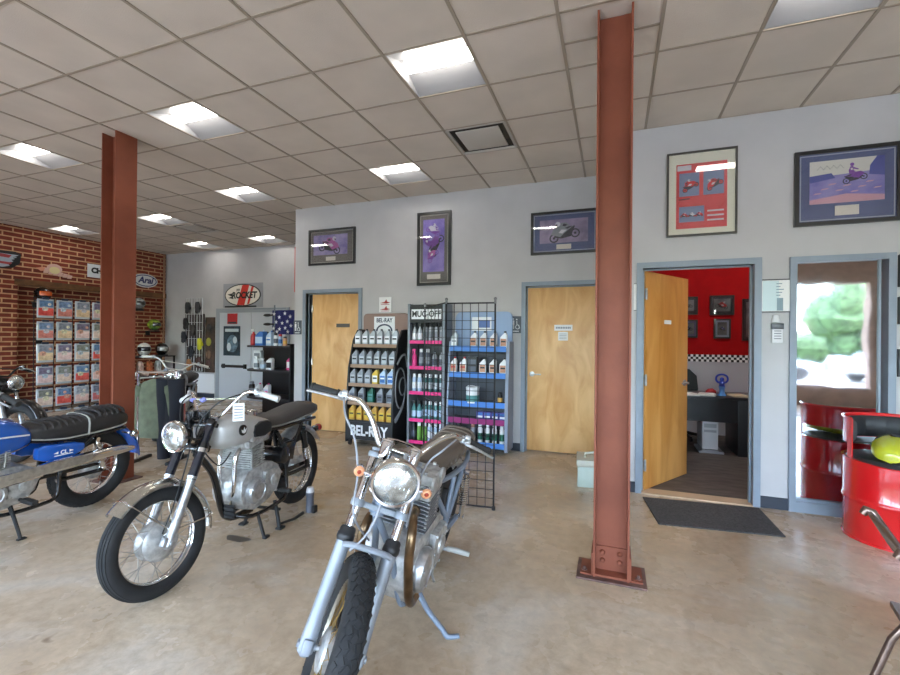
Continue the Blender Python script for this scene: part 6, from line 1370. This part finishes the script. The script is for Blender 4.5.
m.build('base', BLACKPL, t)
t = thing('desk_figurine', 'small blue figurine with arms joined over its head on the black desk', 'figurine', (1.335, 6.62, .743)); FB = P('figurine blue', (28, 60, 170), .3, coat=.5)
m = MB(); m.lathe([(.05, 0), (.05, .01), (.034, .03), (.03, .08), (.04, .12)], n=18); m.build('base', P('figurine pale blue', (90, 150, 214), .3, coat=.5), t); m = MB(); m.lathe([(.036, .11), (.03, .15), (.042, .17), (.03, .185), (.012, .19)], n=16); m.ell((0, 0, .21), (.026, .024, .03), 12, 8); m.tube([(-.035, 0, .165), (-.065, 0, .20), (-.058, 0, .25), (-.02, 0, .272), (.02, 0, .272), (.058, 0, .25), (.065, 0, .20), (.035, 0, .165)], .012, 8, sub=3); m.build('body', FB, t)
for (x, y, rz, lab, sx) in ((.93, 6.56, 8, 'stack of white papers at the left of the black desk', .21), (1.16, 6.60, -12, 'white paper sheets in the middle of the black desk', .20), (1.52, 6.62, 5, 'beige paper pile at the right of the black desk', .18)):
    m = MB(); m.box((0, 0, .006), (sx, .28, .012), bev=.001); m.box((.01, .015, .0155), (sx * .9, .26, .006), Matrix.Rotation(.12, 4, 'Z')); o = m.build('papers', P('paper', (228, 228, 226), .8) if x < 1.5 else P('paper beige', (190, 178, 150), .8), smooth=0, loc=(x, y, .743)); o.rotation_euler.z = R(rz); tag(o, lab, 'papers')
m = MB(); m.secs([(-.06, 0, .03, .03), (-.03, 0, .06, .04), (.02, 0, .07, .04), (.06, 0, .04, .03)], 12, 2.6); tag(m.build('red_pouch', P('pouch red', (170, 26, 30), .5), loc=(1.25, 6.85, .743)), 'small red pouch beside the blue figurine', 'pouch')
# ------------------------------------------------------------------ outdoors, seen mirrored in the window
struct(MB().b2(-60, 60, -70, YN - .25, -.16, -.06).build('floor_outside', P('pale concrete lot', (176, 172, 164), .9, var=.1, scale=3), smooth=0), 'parking lot outside')
struct(MB().b2(-60, 60, -30, -17, -.06, -.02).build('floor_verge', P('grass verge', (112, 140, 70), .95, var=.25, scale=1.5), smooth=0), 'grass verge beyond the parking lot')
LEAF = P('tree leaves', (76, 98, 66), .9, var=.35, scale=4, bump=.4, bscale=12); BARK = P('bark', (90, 72, 58), .9)
for k, (x, y, h, s) in enumerate(((1.5, -20, 3.6, 1.7), (6.8, -20, 2.9, 1.5), (12.2, -19.6, 4.5, 2.4), (18.2, -20, 5.0, 2.2), (-4, -20, 4.6, 1.8), (24, -20, 5.4, 2.2))):
    t = thing('tree', 'leafy green tree outside, mirrored in the tall window, %s from the left' % ORD[[1, 2, 3, 4, 0, 5][k]], 'tree', (x, y, -.06), group='trees outside'); m = MB(); rnd = random.Random(k)
    for q in range(16):
        a = rnd.uniform(0, 2 * PI); d = rnd.uniform(.2, .75) * s; m.ell((d * math.cos(a), d * math.sin(a), h * rnd.uniform(.32, .86)), (s * rnd.uniform(.35, .6), s * rnd.uniform(.35, .6), s * rnd.uniform(.3, .5)), 10, 7)
    for v in m.bm.verts: v.co += Vector((rnd.uniform(-.14, .14), rnd.uniform(-.14, .14), rnd.uniform(-.14, .14)))
    m.build('crown', LEAF, t, smooth=30); m = MB(); m.tube([(0, 0, 0), (.05, 0, h * .3), (0, .05, h * .6)], [.18, .14, .07], 8); m.build('trunk', BARK, t)
m = MB(); rnd = random.Random(3)
for q in range(60):
    m.ell((rnd.uniform(-8, 34), rnd.uniform(-28, -26), rnd.uniform(.5, 1.9)), (rnd.uniform(1.2, 2.2), rnd.uniform(1, 1.6), rnd.uniform(.8, 1.3)), 9, 6)
for q in range(90):  # tall unseen left stretch, added to keep horizon sky off the lower walls
    m.ell((rnd.uniform(-44, -8), rnd.uniform(-28, -25), rnd.uniform(.6, 4.2)), (rnd.uniform(1.2, 2.2), rnd.uniform(1, 1.6), rnd.uniform(.9, 1.5)), 9, 6)
tag(m.build('hedgerow', LEAF, smooth=30), 'long green hedgerow beyond the parking lot, left stretch added unseen to block low sky', 'hedge', kind='stuff')
CARW = P('car glass', (40, 46, 54), .1, coat=1)
def car(label, x, y, rz, col):
    t = thing('parked_car', label, 'car', (x, y, -.06), (0, 0, rz), 'cars outside'); m = MB()
    m.secs([(-2.1, .45, .75, .70), (-2.0, .32, .92, .82), (-1.4, .28, .98, .88), (0, .28, .98, .9), (1.0, .28, .95, .88), (1.8, .30, .82, .82), (2.1, .42, .70, .66)], 20, 4); m.build('body', P('car paint %d' % col[0], col, .2, .3, coat=1), t)
    m = MB(); m.secs([(-1.5, .9, 1.0, .70), (-1.05, .9, 1.38, .64), (-.2, .9, 1.44, .63), (.45, .9, 1.36, .64), (1.05, .9, .98, .70)], 18, 3.5); m.build('cabin', CARW, t)
    for sx in (-1.28, 1.30):
        for sy in (-.8, .8): m = MB(); m.lathe([(.0, -.1), (.2, -.1), (.31, -.09), (.32, 0), (.31, .09), (.2, .1), (0, .1)], (sx, sy, .32), (0, 1, 0), 20); m.build('wheel', RUBBER, t)
for a in (('silver car in the parking lot, mirrored low in the tall window', 5.2, -11.5, R(5), (190, 196, 204)), ('white car in the parking lot, mirrored in the tall window', 10.2, -11.8, R(2), (224, 226, 228)), ('blue grey car in the parking lot, at the left of the mirrored cars', .2, -11.2, R(184), (110, 134, 166))): car(*a)
